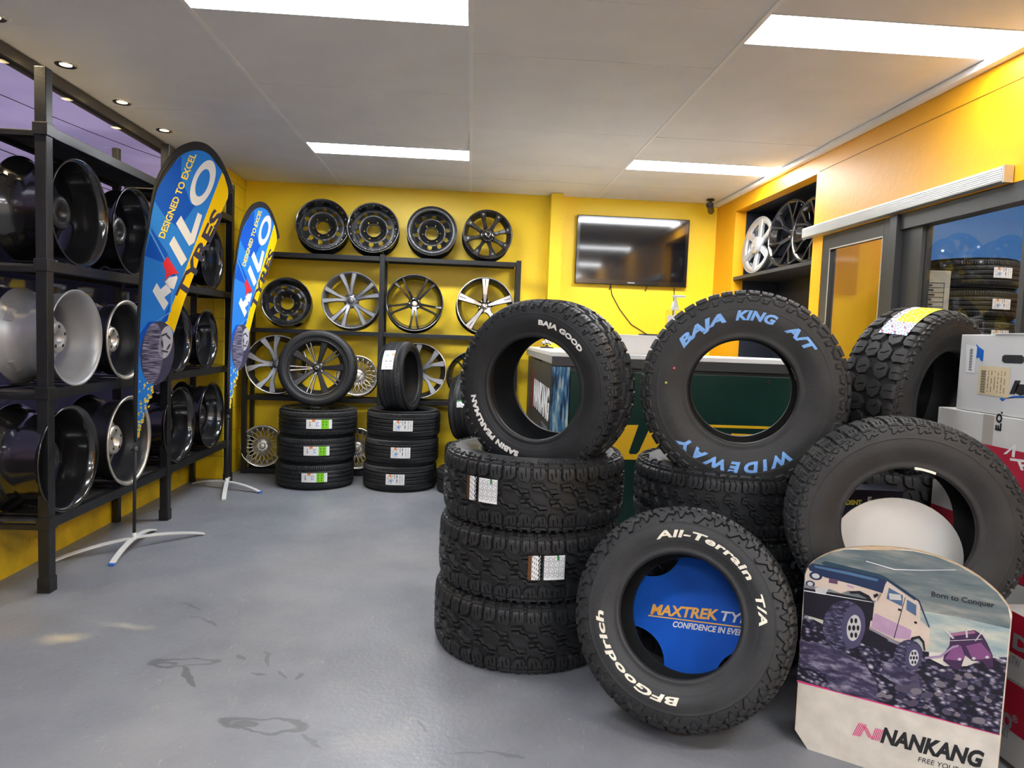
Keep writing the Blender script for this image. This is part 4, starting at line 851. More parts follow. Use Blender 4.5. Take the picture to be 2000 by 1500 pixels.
BW = [('steel10', 2.019, -1.375, .237, .20, 9, 'black ten-hole steel wheel with riveted rim, first from the left on top of the rack'),
      ('steel10', 2.019, -.915, .232, .19, 9, 'plain black ten-hole steel wheel, second from the left on top of the rack'),
      ('steel10bead', 2.019, -.385, .228, .19, 9, 'black ten-hole steel wheel with grey bolted ring, third on top of the rack'),
      ('bolt8', 2.019, .125, .228, .18, 7, 'black eight-spoke wheel with silver bolts, rightmost on top of the rack'),
      ('steel8', 1.334, -1.685, .223, .17, 9, 'small black steel wheel with triangular holes on the middle rack shelf'),
      ('twin5', 1.334, -1.10, .262, .19, 7, 'grey and silver twin-spoke alloy wheel on the middle rack shelf'),
      ('split5', 1.334, -.524, .262, .19, 7, 'glossy black split-spoke alloy wheel on the middle rack shelf'),
      ('star5', 1.334, .122, .262, .19, 7, 'silver and black five-spoke alloy wheel on the middle rack shelf'),
      ('vee5', .719, -1.765, .268, .19, 7, 'silver V-spoke alloy wheel on the lower rack shelf beside the left upright'),
      ('mesh', .719, -1.03, .186, .17, 9, 'silver wire-mesh wheel on the lower rack shelf beside the standing wheel'),
      ('vee5', .719, -.47, .255, .19, 7, 'silver V-spoke alloy wheel half hidden behind the standing labelled tyre'),
      ('split5', .719, .02, .225, .18, 7, 'black alloy wheel on the lower rack shelf behind the leaning mud-terrain tyre'),
      ('mesh', .043, -1.885, .19, .17, 7, 'silver wire-mesh wheel on the base rail left of the tyre stack'),
      ('mesh', .043, -1.02, .19, .17, 7, 'silver wire-mesh wheel on the base rail mostly behind the tyre stack')]
for st, zs, x, R, Wd, el, lab in BW:
    n_ = 'steel_wheel' if st.startswith('steel') else 'alloy_wheel'
    wheel(lab, BG, st, R, Wd, frame_az((x, 6.60, onshelf(zs, R, Wd, el)-.002), 4 if x > -1.2 else 9, el, 0), name=n_)

# ------------------------------------------------------------------ niche wheels
NG = 'wheels on the dark recess shelf'
for st, y, R, az, lab in (('truck6', 6.01, .245, -84, 'polished silver truck wheel in the dark wall recess'), ('blackY', 5.42, .262, -80, 'glossy black many-spoke wheel in the middle of the dark recess'), ('blackY', 5.055, .240, -86, 'glossy black wheel cut off by the edge of the dark recess')):
    wheel(lab, NG, st, R, .14, frame_az((XR+.16, y, 1.954+R+.004), az, 6), name='alloy_wheel')

# ------------------------------------------------------------------ television, camera, cables
tv = empty('television', 'large black flat television hung on the yellow back wall', 'television', Matrix.Translation((1.525, 6.74, 2.196)))
MB().box(-.545, .545, -.015, .035, -.325, .325, .008).build('casing', M_BLK, tv)
ms = mat('tv_screen', (.006, .007, .010), .07, spec=.6, coat=.3); MB().box(-.512, .512, -.0185, -.0155, -.275, .295).build('screen', ms, tv)
q = flat_text('maker_name', 'SAMSUNG', (-.035, -.304), (.035, -.304), .011, .0, M_PAPER, tv); q.data.transform(Matrix.Rotation(PI/2, 4, 'X')); q.data.transform(Matrix.Translation((0, -.0165, 0)))
for x in (-.19, .16): MB().tube([(x, .0, -.325), (x-.004, .012, -.35), (x-.012, .012, -.372)], .005, 8).build('dangling_strap', M_INK, tv)
tag(MB().tube([(1.34, 6.772, 1.87), (1.355, 6.772, 1.78), (1.44, 6.772, 1.64), (1.56, 6.772, 1.50), (1.74, 6.772, 1.40), (1.82, 6.772, 1.30)], .004, 6).build('power_cable', M_INK), 'thin black cable drooping down the wall below the television', 'cable')
tag(MB().tube([(1.965, 6.772, 1.87), (1.965, 6.772, 1.30)], .004, 6).build('aerial_cable', M_INK), 'straight black cable hanging from the right end of the television', 'cable')
cc = empty('security_camera', 'small black bullet security camera under the ceiling in the far right corner', 'camera', Matrix.Translation((2.20, 6.55, CEIL-.004)))
MB().lathe([(0, 0), (.035, 0), (.035, -.012), (0, -.014)], 24).build('mount', M_CHAR, cc); MB().tube([(0, 0, -.012), (.005, 0, -.05)], .010, 10).build('arm', M_CHAR, cc)
cb_ = MB().lathe([(0, .06), (.027, .06), (.03, .05), (.03, -.05), (.033, -.052), (.033, -.07), (.026, -.07), (.024, -.06), (0, -.06)], 28); cb_.xf(Matrix.Translation((0, -.01, -.085)) @ Matrix.Rotation(-.9, 4, 'Y') @ Matrix.Rotation(1.0, 4, 'X') @ Matrix.Rotation(PI, 4, 'X')); cb_.build('body', M_CHAR, cc)
# ------------------------------------------------------------------ counter
ct = empty('service_counter', 'white-topped shop counter with dark green front and yellow lettering', 'counter', Matrix.Translation((.55, 4.62, 0)))
MB().box(.008, 1.79, .02, .62, 0, 1.16).build('body', M_CHAR, ct); MB().box(.008, .55, .621, 2.0, 0, 1.16).build('side_wing', M_CHAR, ct)
MB().box(.125, 1.785, .004, .019, .02, 1.135, .002).build('front_panel', M_GRN, ct)
MB().box(-.01, 1.795, -.012, .64, 1.222, 1.252, .003).build('top', mat('white_laminate', (.72, .71, .69), .3), ct); MB().box(-.01, .56, .641, 2.05, 1.222, 1.252, .003).build('side_top', MATS['white_laminate'], ct)
MB().box(-.004, 1.79, -.006, .63, 1.161, 1.221).build('fascia', M_CHAR, ct)
MB().box(-.008, -.0045, -.005, 2.04, 1.175, 1.221).build('end_strip', mat('warm_grey_edge', (.30, .28, .25), .5), ct)
MB().lathe([(.006, 0), (.013, 0), (.013, .003), (.006, .003)], 20, closed=True).xf(Matrix.Translation((1.473, .002, 1.10)) @ Matrix.Rotation(PI/2, 4, 'X')).build('cable_hole_ring', M_INK, ct)
def front(o, y): o.data.transform(Matrix.Rotation(PI/2, 4, 'X')); o.data.transform(Matrix.Translation((0, y, 0))); return o
front(poly('yellow_stripe', [(.80, .782), (1.553, .782), (1.556, .800), (.80, .800)], 0, M_YEL, ct, .002), .003)
CP = Plane((.55, 4.6235, 0), (1, 0, 0), (0, 0, 1)); CA = lambda x, y: CP.at(x, y)
front(poly('yellow_letter_u', [CA(*q) for q in [(1215, 830), (1247, 830), (1228, 883), (1230, 887), (1243, 887), (1248, 882), (1278, 816), (1305, 816), (1292, 862), (1262, 898), (1192, 897), (1190, 880)]], 0, M_YEL, ct, .002), .003)
front(flat_text('yellow_letters', 'RT', CA(1362, 893), CA(1484, 898), .160, 0, M_YEL, ct, bold=.06, shear=.25, th=.002), .003)
dk = mat('dark_brown_display', (.035, .031, .028), .5, var=.15)
MB().box(-.004, .006, .004, 1.62, .05, 1.158).build('end_panel', dk, ct)
def side(o): # flat art (x = distance from the far end, y = height) on the counter's left end
    o.data.transform(Matrix(((0, 0, -1, -.0045), (-1, 0, 0, 1.62), (0, 1, 0, 0), (0, 0, 0, 1)))); return o
side(flat_text('display_name', 'NANKANG', (.42, .79), (1.56, .79), .20, 0, M_WHT, ct, bold=.05, shear=.1, th=.001)); side(flat_text('display_tyres_word', 'TYRES', (1.12, .66), (1.5, .66), .07, 0, M_PGREY, ct, bold=.02, th=.001))
side(poly('red_mark', [(.18, .74), (.36, .74), (.40, 1.06), (.22, 1.06)], 0, mat('deep_red', srgb(110, 30, 34), .5), ct, .001))
pm = bpy.data.materials.new('waterfall_poster_print'); pm.use_nodes = True; tt_ = pm.node_tree; bb2 = tt_.nodes['Principled BSDF']; tcc = N(tt_, 'ShaderNodeTexCoord'); mpp = N(tt_, 'ShaderNodeMapping'); mpp.inputs['Scale'].default_value = (50, 50, 7)
tt_.links.new(tcc.outputs['Object'], mpp.inputs[0]); nn_ = N(tt_, 'ShaderNodeTexNoise', i_Scale=1.0, i_Detail=5.0); tt_.links.new(mpp.outputs[0], nn_.inputs['Vector']); rr_ = ramp(tt_, [(.36, srgb(16, 24, 30)), (.46, srgb(30, 84, 128)), (.56, srgb(96, 140, 160)), (.68, srgb(190, 196, 186))]); tt_.links.new(nn_.outputs['Fac'], rr_.inputs[0]); tt_.links.new(rr_.outputs[0], bb2.inputs['Base Color'])
MB().box(.0, .118, -.003, .003, .05, 1.155).build('corner_poster', pm, ct)
rz = tag(MB().box(.95, 1.375, 4.75, 4.97, 1.2525, 1.385, .004).build('raised_ledge', MATS['white_laminate']), 'white raised ledge box standing on the counter top', 'ledge')
kb = tag(MB().box(1.19, 1.36, 4.78, 4.93, 1.386, 1.396, .003).build('tablet', M_INK), 'thin black tablet lying on the white ledge', 'tablet')
sb = empty('sanitiser_bottle', 'clear pump bottle of hand sanitiser with a white label on the counter', 'bottle', Matrix.Translation((1.468, 5.02, 1.2525)))
MB().box(-.058, .058, -.035, .035, 0, .325, .014).build('bottle_body', glass_mat('clear_plastic', (.93, .94, .93), 1.35), sb)
MB().box(-.0588, .0588, -.0358, -.0352, .03, .285).build('bottle_label', M_PAPER, sb); front(flat_text('label_words', 'HAND', (-.045, .165), (.045, .165), .024, 0, M_INK, sb), -.0362)
MB().lathe([(0, .325), (.028, .325), (.028, .352), (.020, .362), (.018, .385), (.009, .39), (.009, .415), (0, .415)], 24).build('pump_collar', M_WHT, sb); MB().box(-.022, .072, -.009, .009, .415, .432, .004).build('pump_head', M_WHT, sb)
MB().tube([(0, 0, .02), (0, 0, .325)], .005, 8).build('dip_tube', M_WHT, sb)
so = empty('trinket_stand', 'small chrome and black ornament on the counter end seen through the leaning tyre', 'ornament', Matrix.Translation((.66, 6.0, 1.2525)))
MB().lathe([(0, 0), (.06, 0), (.06, .008), (.015, .014), (.012, .03), (0, .03)], 24).build('base', M_INK, so)
for k, (x, z) in enumerate(((-.03, .045), (.0, .05), (.03, .045), (-.012, .075), (.014, .078))): bmx = MB(); bmesh.ops.create_uvsphere(bmx.bm, u_segments=16, v_segments=10, radius=.018); bmx.xf(Matrix.Translation((x, 0, z))); bmx.build('ball', M_CHR, so)
# ------------------------------------------------------------------ tyre stacks at the back
RZ = lambda a: Matrix.Rotation(math.radians(a), 4, 'Z')
def stack(mesh, xy, n, h, labels, group, fn=None, z0=0, offs=None, lab=None, sc=1.0):
    out = []
    for k in range(n):
        dx, dy = (offs[k] if offs else (0, 0)); M = Matrix.Translation((xy[0]+dx, xy[1]+dy, z0+h*(k+.5))) @ RZ(37*k+11) @ Matrix.Scale(sc, 4)
        o = tyre(mesh, labels[k], M, group); out.append(o)
        if lab: place_label(o, mesh, (EYEP.x, EYEP.y, z0+h*(k+.5)), *lab[k])
    return out
S1 = (-1.31, 6.16)
st1 = stack(T_RD1, S1, 3, .2235, ['black road tyre with white and lime label, %s of the left rear stack' % q for q in ('bottom', 'middle', 'top')], 'lime-labelled road tyres in the left rear stack', offs=[(0, 0), (.008, 0), (.02, .0)], lab=[(-.038, .038, 36, ink_lime, -1), (-.038, .038, 36, ink_lime, 0), (-.038, .038, 36, ink_lime, 1)])
# a wheel is mounted in the top tyre of that stack
wheel('dark alloy wheel lying inside the top tyre of the left rear stack', None, 'ten', .243, .19, Matrix.Translation((S1[0]+.02, S1[1], .2235*2.5)), name='alloy_wheel')
ow_ = frame_az((-1.305, 6.18, 1.003), 3.3, 4.8, -10)
o = tyre(T_RD1, 'black low-profile tyre standing on the left rear stack round a dark alloy wheel', ow_)
wheel('dark alloy wheel with five broad and five twin thin spokes inside the standing tyre', None, 'ten', .243, .20, ow_, name='alloy_wheel')
S2 = (-.575, 6.15)
stack(T_RD2, S2, 3, .2265, ['black road tyre with white label, %s of the second rear stack' % q for q in ('bottom', 'middle', 'top')], 'white-labelled road tyres in the second rear stack', offs=[(0, 0), (.012, 0), (.022, .0)], lab=[(-.045, .045, 28, ink_white, -7), (-.045, .045, 29, ink_white, -2), (-.045, .045, 29, ink_white, -1)])
o = tyre(T_RD2, 'black tyre standing on the second rear stack with its labelled tread turned to the room', frame_az((-.585, 6.10, .955), 76, 3) @ Matrix.Scale(.96, 4))
place_label(o, T_RD2, (-1.2, 4.0, 2.3), -.062, .038, 34, lambda u, v, i, j: ink_white(u, v, i, j), 0, 40, 18)
# third rear group, mostly behind the rugged stack
stack(T_RD1, (.05, 6.02), 2, .20, ['black road tyre lying flat behind the rugged stack, %s one' % q for q in ('lower', 'upper')], 'flat road tyres behind the rugged stack', sc=.9, offs=[(0, 0), (.06, .02)])
o = tyre(T_RD2, 'road tyre standing upright behind the rugged stack with a green-edged label', frame_az((.02, 6.22, .40+.30), 72, 3) @ Matrix.Scale(.95, 4))
place_label(o, T_RD2, (-.9, 4.2, 1.1), -.02, .06, 12, lambda u, v, i, j: 7 if u < .15 else (1 if (i*j) % 7 == 3 else 0), 0, 14, 12)

# ------------------------------------------------------------------ foreground stacks and standing tyres
A1 = (.292, 3.085)
st = stack(T_RUG, A1, 3, .2875, ['rugged black tyre lying flat, bottom of the near stack, no label', 'rugged black tyre with a white label right of centre, middle of the near stack', 'rugged black tyre with a white label left of centre, top of the near stack'], 'rugged tyres lying in the near stack', offs=[(-.012, -.005), (.0, .0), (.012, .0)])
def paper(o, mesh, toward, off):
    place_label(o, mesh, toward, -.035, .062, 13.0, ink_list, off, 44, 20); place_label(o, mesh, toward, -.035, .062, 7.0, ink_strip, off-11.2, 20, 20, 'label_strip')
paper(st[2], T_RUG, (EYEP.x, EYEP.y, .7), -27); paper(st[1], T_RUG, (EYEP.x, EYEP.y, .43), 15)
o = tyre(T_RUG, 'rugged tyre with white BAJA GOOD sidewall lettering leaning on the near stack', frame_az((.331, 3.0, 1.137), -33, -2.5) @ Matrix.Scale(.935, 4))
arc_text('white_lettering', 'BAJA GOOD', T_RUG, 84, 37, .288, .308, M_WHT, o, bold=.045); arc_text('white_lettering', 'SABIN PEARLMAN', T_RUG, 259, 189, .294, .316, M_WHT, o, bold=.05)
arc_text('faint_lettering', 'M/T', T_RUG, 28, 18, .29, .31, M_RUB, o, bold=.03)
B1 = (1.165, 3.085)
stack(T_KO, B1, 3, .276, ['black all-terrain tyre lying flat, %s of the stack under the blue-lettered tyre' % q for q in ('bottom', 'middle', 'top')], 'all-terrain tyres in the second near stack', sc=1.05, offs=[(0, 0), (.005, .01), (0, 0)])
o = tyre(T_AT, 'all-terrain tyre with blue BAJA KING A/T and WIDEWAY lettering standing on a stack', frame_az((1.152, 2.905, 1.157), -20, 0.5) @ Matrix.Scale(1.03, 4))
arc_text('blue_lettering', 'BAJA', T_AT, 145, 105, .282, .316, M_BLUL, o, bold=.05, shear=.25); arc_text('blue_lettering', 'KING', T_AT, 98, 68, .282, .316, M_BLUL, o, bold=.05, shear=.25); arc_text('blue_lettering', 'A/T', T_AT, 60, 34, .282, .316, M_BLUL, o, bold=.05, shear=.25)
arc_text('blue_lettering', 'WIDEWAY', T_AT, -51, -139, .280, .318, M_BLUL, o, bold=.05, shear=.2, spacing=1.5)
arc_text('moulded_lettering', 'LT285/75', T_AT, 222, 180, .285, .302, M_RUB2, o, bold=.02, lift=.0022)
for a, r, mm, nm in ((163, .275, mat('red_dot', srgb(190, 70, 80), .5), 'red_dot'), (176, .292, mat('yellow_dot', srgb(180, 180, 70), .5), 'yellow_dot')):
    rr, zz = SIDE[T_AT.name][:2]; q = np.argsort(rr); z = float(np.interp(r, rr[q], zz[q])); x, y = r*math.cos(math.radians(a)), r*math.sin(math.radians(a)); MB().tube([(x, y, z-.002), (x, y, z+.0018)], .005, 14).build(nm, mm, o)
q = MB(); 
for k in range(6):
    a = math.radians(30-k*2.4); q.tube([(.208*math.cos(a), .208*math.sin(a), .118), (.206*math.cos(a-.03), .206*math.sin(a-.03), .118)], .004, 6)
q.build('balance_sticker', M_PAPER, o)
o = tyre(T_KO, 'all-terrain tyre with cream sidewall lettering leaning on the floor round a blue board', frame_az((.795, 2.405, .378), -27, 19))
arc_text('cream_lettering', 'All-Terrain', T_KO, 113, 35, .262, .286, M_CREAM, o, bold=.032, shear=.15); arc_text('cream_lettering', 'T/A', T_KO, 24, 3, .262, .286, M_CREAM, o, bold=.032, shear=.15)
arc_text('cream_lettering', 'BFGoodrich', T_KO, -83, -173, .262, .286, M_CREAM, o, bold=.032, shear=.15)
arc_text('moulded_lettering', '265/70R17', T_KO, 182, 150, .268, .284, M_RUB, o, bold=.02, lift=.002); arc_text('moulded_lettering', 'KO', T_KO, -8, -20, .262, .288, M_RUB, o, bold=.03, lift=.002)
# blue board behind it
BM = frame_az((.795, 2.405, .378), -27, 19) @ Matrix.Translation((0, 0, -.152)) @ RZ(0)
bb_ = empty('blue_display_board', 'blue advertising board with cut-in corners seen through the cream-lettered tyre', 'board', BM)
pts = []
bites = [(127, .285, .115), (226, .285, .125), (47, .30, .10), (-42, .30, .11)]
for k in range(240):
    a = 2*PI*k/240; r = .262
    for ba, br, bw in bites:
        d = math.radians(ba); cx, cy = br*math.cos(d), br*math.sin(d); b_ = cx*math.cos(a)+cy*math.sin(a); disc = b_*b_-(br*br-bw*bw)
        if disc > 0 and b_ > 0: r = min(r, max(.05, b_-math.sqrt(disc)))
    pts.append((r*math.cos(a), r*math.sin(a)))
poly('board_panel', pts, -.006, mat('print_blue', srgb(0, 84, 190), .55, spec=.2, var=.12, vscale=6), bb_, .006)
sl = -.10
MX = Plane(BM.translation, BM.col[0].xyz, BM.col[1].xyz); GI = mat('gold_ink', srgb(240, 176, 60), .4)
flat_text('gold_lettering', 'MAXTREK', MX.at(1270, 1199), MX.at(1404, 1211), .036, .0005, GI, bb_, bold=.035, shear=.25); flat_text('white_lettering', 'TYRES', MX.at(1408, 1212), MX.at(1500, 1223), .034, .0005, M_WHT, bb_, bold=.02, shear=.25)
poly('gold_line', [MX.at(*q) for q in ((1266, 1201), (1500, 1230), (1500, 1233), (1266, 1203))], .0005, GI, bb_); flat_text('white_slogan', 'CONFIDENCE IN EVERY', MX.at(1314, 1224), MX.at(1462, 1243), .020, .0005, M_WHT, bb_, bold=.03, shear=.25)
# ribbed tyre on the right, raised on a crate, with a white board inside
RM = frame_az((1.508, 2.319, .752), -18, 2)
o = tyre(T_AT2, 'worn grey-black all-terrain tyre raised at the right round a white board', RM @ Matrix.Scale(.927, 4))
q = MB()
vs = [( .2220, math.radians(88-k*1.5)) for k in range(13)]
q.tube([(r*math.cos(a), r*math.sin(a), .122) for r, a in vs], .0065, 8, squash=.5); q.build('size_sticker', M_CREAM, o)
wb = empty('white_display_board', 'plain white board with rounded top standing inside the raised right tyre', 'board', RM)
poly('board_panel', ellipse(0, -.115, .213, .198, 0, 60), -.02, M_WCARD, wb, .006)
tag(MB().box(1.36, 1.68, 2.23, 2.42, 0, .383, .006).build('plastic_crate', M_CHAR), 'dark crate under the raised right tyre', 'crate')
ib = empty('dark_carton', 'dark carton with small yellow lettering between the stacks, seen through the raised tyre', 'box', Matrix.Translation((1.56, 2.68, 0)))
MB().box(-.16, .16, -.05, .06, 0, .80, .003).build('carton_body', mat('navy_card', (.012, .014, .03), .5), ib)
front(flat_text('yellow_lettering', 'IDSNT', (-.075, .738), (-.005, .740), .018, 0, mat('yellow_ink', srgb(226, 210, 60), .5), ib, bold=.04), -.0505); front(flat_text('pale_lettering', 'E', (.018, .745), (.034, .745), .026, 0, M_CREAM, ib, bold=.04), -.0505)
# mud tyre and its stack
C1 = (1.95, 3.20)
stack(T_MUD, C1, 3, .281, ['chunky mud tyre lying flat, %s of the stack in the right corner' % q for q in ('bottom', 'middle', 'top')], 'mud tyres in the right corner stack', sc=.925)
MM = frame_az((1.975, 2.985, 1.165), 27, -5) @ Matrix.Scale(.925, 4)
o = tyre(T_MUD, 'chunky mud tyre with a yellow and white paper label on its tread', MM)
def ink_yellow(u, v, i, j):
    h = (i*7+j*5+i*j) % 11
    if u > .70: return (4 if h < 2 else (9 if h == 3 else (5 if h == 5 else 0)))
    if v < .22: return 5 if h < 6 else 0
    return 8 if h != 4 else 0
place_label(o, T_MUD, (1.30, 2.6, 2.6), -.045, .085, 42, ink_yellow, -2, 44, 24)

# ------------------------------------------------------------------ boxes on the right
WC2 = mat('glossy_white_carton', (.62, .62, .61), .42, bump=.03, bscale=9, var=.04)
CG = 'wheel cartons at the right edge'
def carton(label, y0, y1, z0, h, group, x0, x1, body, label_fn):
    # the left side of the carton is what shows: art is laid out on that side, x running towards the camera
    pl = Plane((x0, y1, z0), (0, -1, 0), (0, 0, 1)); t = empty('carton', label, 'box', pl.M, group)
    MB().box(0, y1-y0, 0, h-.002, -(x1-x0), 0, .003).build('carton_body', body, t); label_fn(t, pl, y1-y0, h); return t
def PX(pl, L, ox, oy, s): return [pl.at(ox+x/s, oy+y/s) for x, y in L]
def bars(pl, t, name, x0, x1, y0, y1, n, z=.0012):
    for k in range(n):
        v = y0+(y1-y0)*k/n; b = (y1-y0)/n*(.35 if k % 3 else .65); yield (x0, x1-(.1*(x1-x0) if k % 5 else 0), v, v+b)
def pa(t, pl, D, h):
    q = PX(pl, [(1590, 680), (1610, 665), (1780, 668), (1800, 690), (1800, 735), (1780, 752), (1610, 745), (1585, 725)], 1640, 560, 5)
    poly('hand_hole', q, .0002, M_INK, t); q = PX(pl, [(1240, 565), (1345, 585), (1322, 845), (1235, 835)], 1640, 560, 5); poly('barcode_sticker', q, .0008, M_PAPER, t)
    x0, y0 = pl.at(1640+1262/5, 560+815/5); x1, y1 = pl.at(1640+1310/5, 560+600/5); b = MB()
    for q in bars(pl, t, '', x0, x1, y0, y1, 24): b.prism([(q[0], q[2]), (q[1], q[2]), (q[1], q[3]), (q[0], q[3])], .0015, .0018)
    b.build('barcode', M_INK, t)
    poly('blue_flag', PX(pl, [(1338, 560), (1365, 590), (1410, 620), (1400, 730), (1378, 722), (1365, 690), (1336, 700)], 1640, 560, 5), .0004, mat('carton_blue', srgb(20, 100, 190), .45), t)
    poly('address_sticker', PX(pl, [(1370, 770), (1670, 790), (1650, 1085), (1345, 1045)], 1640, 560, 5), .0012, mat('cream_sticker', srgb(214, 196, 160), .6), t)
    x0, y0 = pl.at(1640+1372/5, 560+1030/5); x1, y1 = pl.at(1640+1440/5, 560+815/5); b = MB()
    for q in bars(pl, t, '', x0, x1, y0, y1, 26): b.prism([(q[0], q[2]), (q[1], q[2]), (q[1], q[3]), (q[0], q[3])], .0019, .0022)
    xr, _ = pl.at(1640+1640/5, 560+900/5)
    for c in range(6):
        xx = x1+(xr-x1)*(c+.6)/6.4
        for k in range(16):
            if (k*(c+2)+k//3) % 4: b.prism([(xx, y0+(y1-y0)*k/16), (xx+.003, y0+(y1-y0)*k/16), (xx+.003, y0+(y1-y0)*(k+.7)/16), (xx, y0+(y1-y0)*(k+.7)/16)], .0019, .0022)
    b.build('printed_text', M_INK, t)
    flat_text('black_lettering', 'lu', pl.at(1640+1660/5, 560+1035/5), pl.at(1640+1850/5, 560+1042/5), .040, .0006, M_INK, t, bold=.09, shear=.3)
    poly('blue_swoosh', PX(pl, [(1560, 1090), (1590, 1120), (1640, 1085), (1900, 1085), (1900, 1066), (1700, 1066), (1610, 1095), (1590, 1085)], 1640, 560, 5), .0004, MATS['carton_blue'], t)
    MB().box(.18, D, h-.002, h+.003, -.15, .004).build('open_flap', M_WCARD, t)
carton('glossy white carton with barcode and hand hole, topmost of the right-hand boxes', 2.09, 2.71, 1.124, .300, CG, 1.965, 2.32, WC2, pa)
def pb(full):
    def f(t, pl, D, h):
        zr = h*.62
        poly('red_band', [(0, .002), (D, .002), (D, zr), (0, zr)], .0003, M_RED, t); MB().box(.26, .315, .001, h-.003, .0004, .0008).build('packing_tape', mat('clear_tape', (.42, .38, .33), .3), t)
        if full:
            a = pl.at(1955, 842); flat_text('black_lettering', 'E.O.', (a[0], a[1]), (a[0], a[1]+.072), .026, .001, M_INK, t, bold=.05)
            poly('white_mark', PX(pl, [(1650, 400), (1738, 328), (1742, 345), (1732, 425), (1712, 420), (1718, 362), (1672, 402)], 1520, 780, 3.75), .0008, M_WHT, t)
            poly('white_letter', PX(pl, [(1700, 430), (1900, 455), (1900, 472), (1780, 458), (1784, 475), (1900, 490), (1900, 505), (1790, 492), (1800, 520), (1780, 520), (1755, 455), (1700, 448)], 1520, 780, 3.75), .0008, M_WHT, t)
    return f
for lab_, z0, hh, fl in (('white carton with a red lower band, directly under the glossy white carton', .820, .304, True), ('white carton with a red lower band, third down of the right-hand boxes', .545, .275, False), ('white and red carton, fourth down of the right-hand boxes behind the raised tyre', .270, .275, False), ('white and red carton on the floor at the bottom of the right-hand boxes', .0, .270, False)):
    carton(lab_, 2.09 if z0 > .5 else 2.21, 2.80, z0, hh, CG, 1.955, 2.33, M_WCARD, pb(fl))
# near column at the picture's right edge
GWC = mat('grey_white_card', (.42, .41, .39), .7)
def pc(big, small, L, reg):
    def f(t, pl, D, h):
        o_, s_ = (1850, 1100), 3.7467
        poly('red_band', [(0, h*.40), (D, h*.40), (D, h-.003), (0, h-.003)], .0003, mat('carton_deep_red', srgb(158, 12, 40), .55), t)
        (bx, by, bx2), (sx, sy, sx2), hh, sh = L
        flat_text('pale_lettering', big, PX(pl, [(bx, by)], *o_, s_)[0], (PX(pl, [(bx2, by)], *o_, s_)[0][0], PX(pl, [(bx, by)], *o_, s_)[0][1]), hh, .0007, M_PGREY, t, bold=.05)
        flat_text('small_lettering', small, PX(pl, [(sx, sy)], *o_, s_)[0], (PX(pl, [(sx2, sy)], *o_, s_)[0][0], PX(pl, [(sx, sy)], *o_, s_)[0][1]), sh, .0007, M_PGREY, t, bold=.01)
        if reg:
            a_ = PX(pl, [(472, 1150)], *o_, s_)[0]; flat_text('registered_mark', '®', a_, (a_[0]+.026, a_[1]), .022, .0007, M_PGREY, t)
    return f
NG2 = 'red wheel cartons at the right front edge'
carton('upper red and grey carton at the right picture edge beside the cardboard sign', 1.60, 2.20, .290, .226, NG2, 1.80, 2.28, GWC, pc('D', 'NTW', ((480, 610, 600), (440, 715, 540), .045, .028), False))
carton('red and grey carton at the right edge beside the cardboard sign, lower one', 1.60, 2.20, .020, .270, NG2, 1.80, 2.28, GWC, pc('O', 'NET', ((398, 1175, 475), (385, 1240, 455), .045, .028), True))
tag(MB().box(1.82, 2.26, 1.62, 2.18, 0, .019, .002).build('floor_sheet', M_CARD), 'thin cardboard sheet under the red cartons at the right edge', 'sheet')

# ------------------------------------------------------------------ cardboard sign in front
yaw, lean_ = .625, .024
SP = Plane((1.14, 2.236, 0), (math.cos(yaw), -math.sin(yaw), 0), (math.sin(yaw)*math.sin(lean_), math.cos(yaw)*math.sin(lean_), math.cos(lean_)))
sg = empty('cardboard_sign', 'upright cardboard sign with a round top showing an off-road truck on rocks', 'sign', SP.M)
CX = lambda x, y: SP.at(1520+x/3.2604, 1040+y/3.2604)
def PG(L): return [CX(*p) for p in L]
bottom = [(.048, 0), (.56, 0), (.569, .02)]
arc = [(1488, 560), (1490, 520), (1470, 470), (1400, 380), (1280, 280), (1150, 205), (1000, 145), (860, 110), (700, 92), (560, 88), (430, 100), (330, 125), (240, 170), (190, 215), (168, 265)]
out = bottom+PG([tuple(q) for q in catmull(arc, 12)[::4]])+[CX(105, 1255)]
poly('card_core', out, -.012, M_CARD, sg, .012); poly('white_facing', [(x*.996+.001, y*.997) for x, y in out], 0, mat('worn_white_print', (.60, .57, .50), .5, var=.12, vscale=14), sg, .0006)
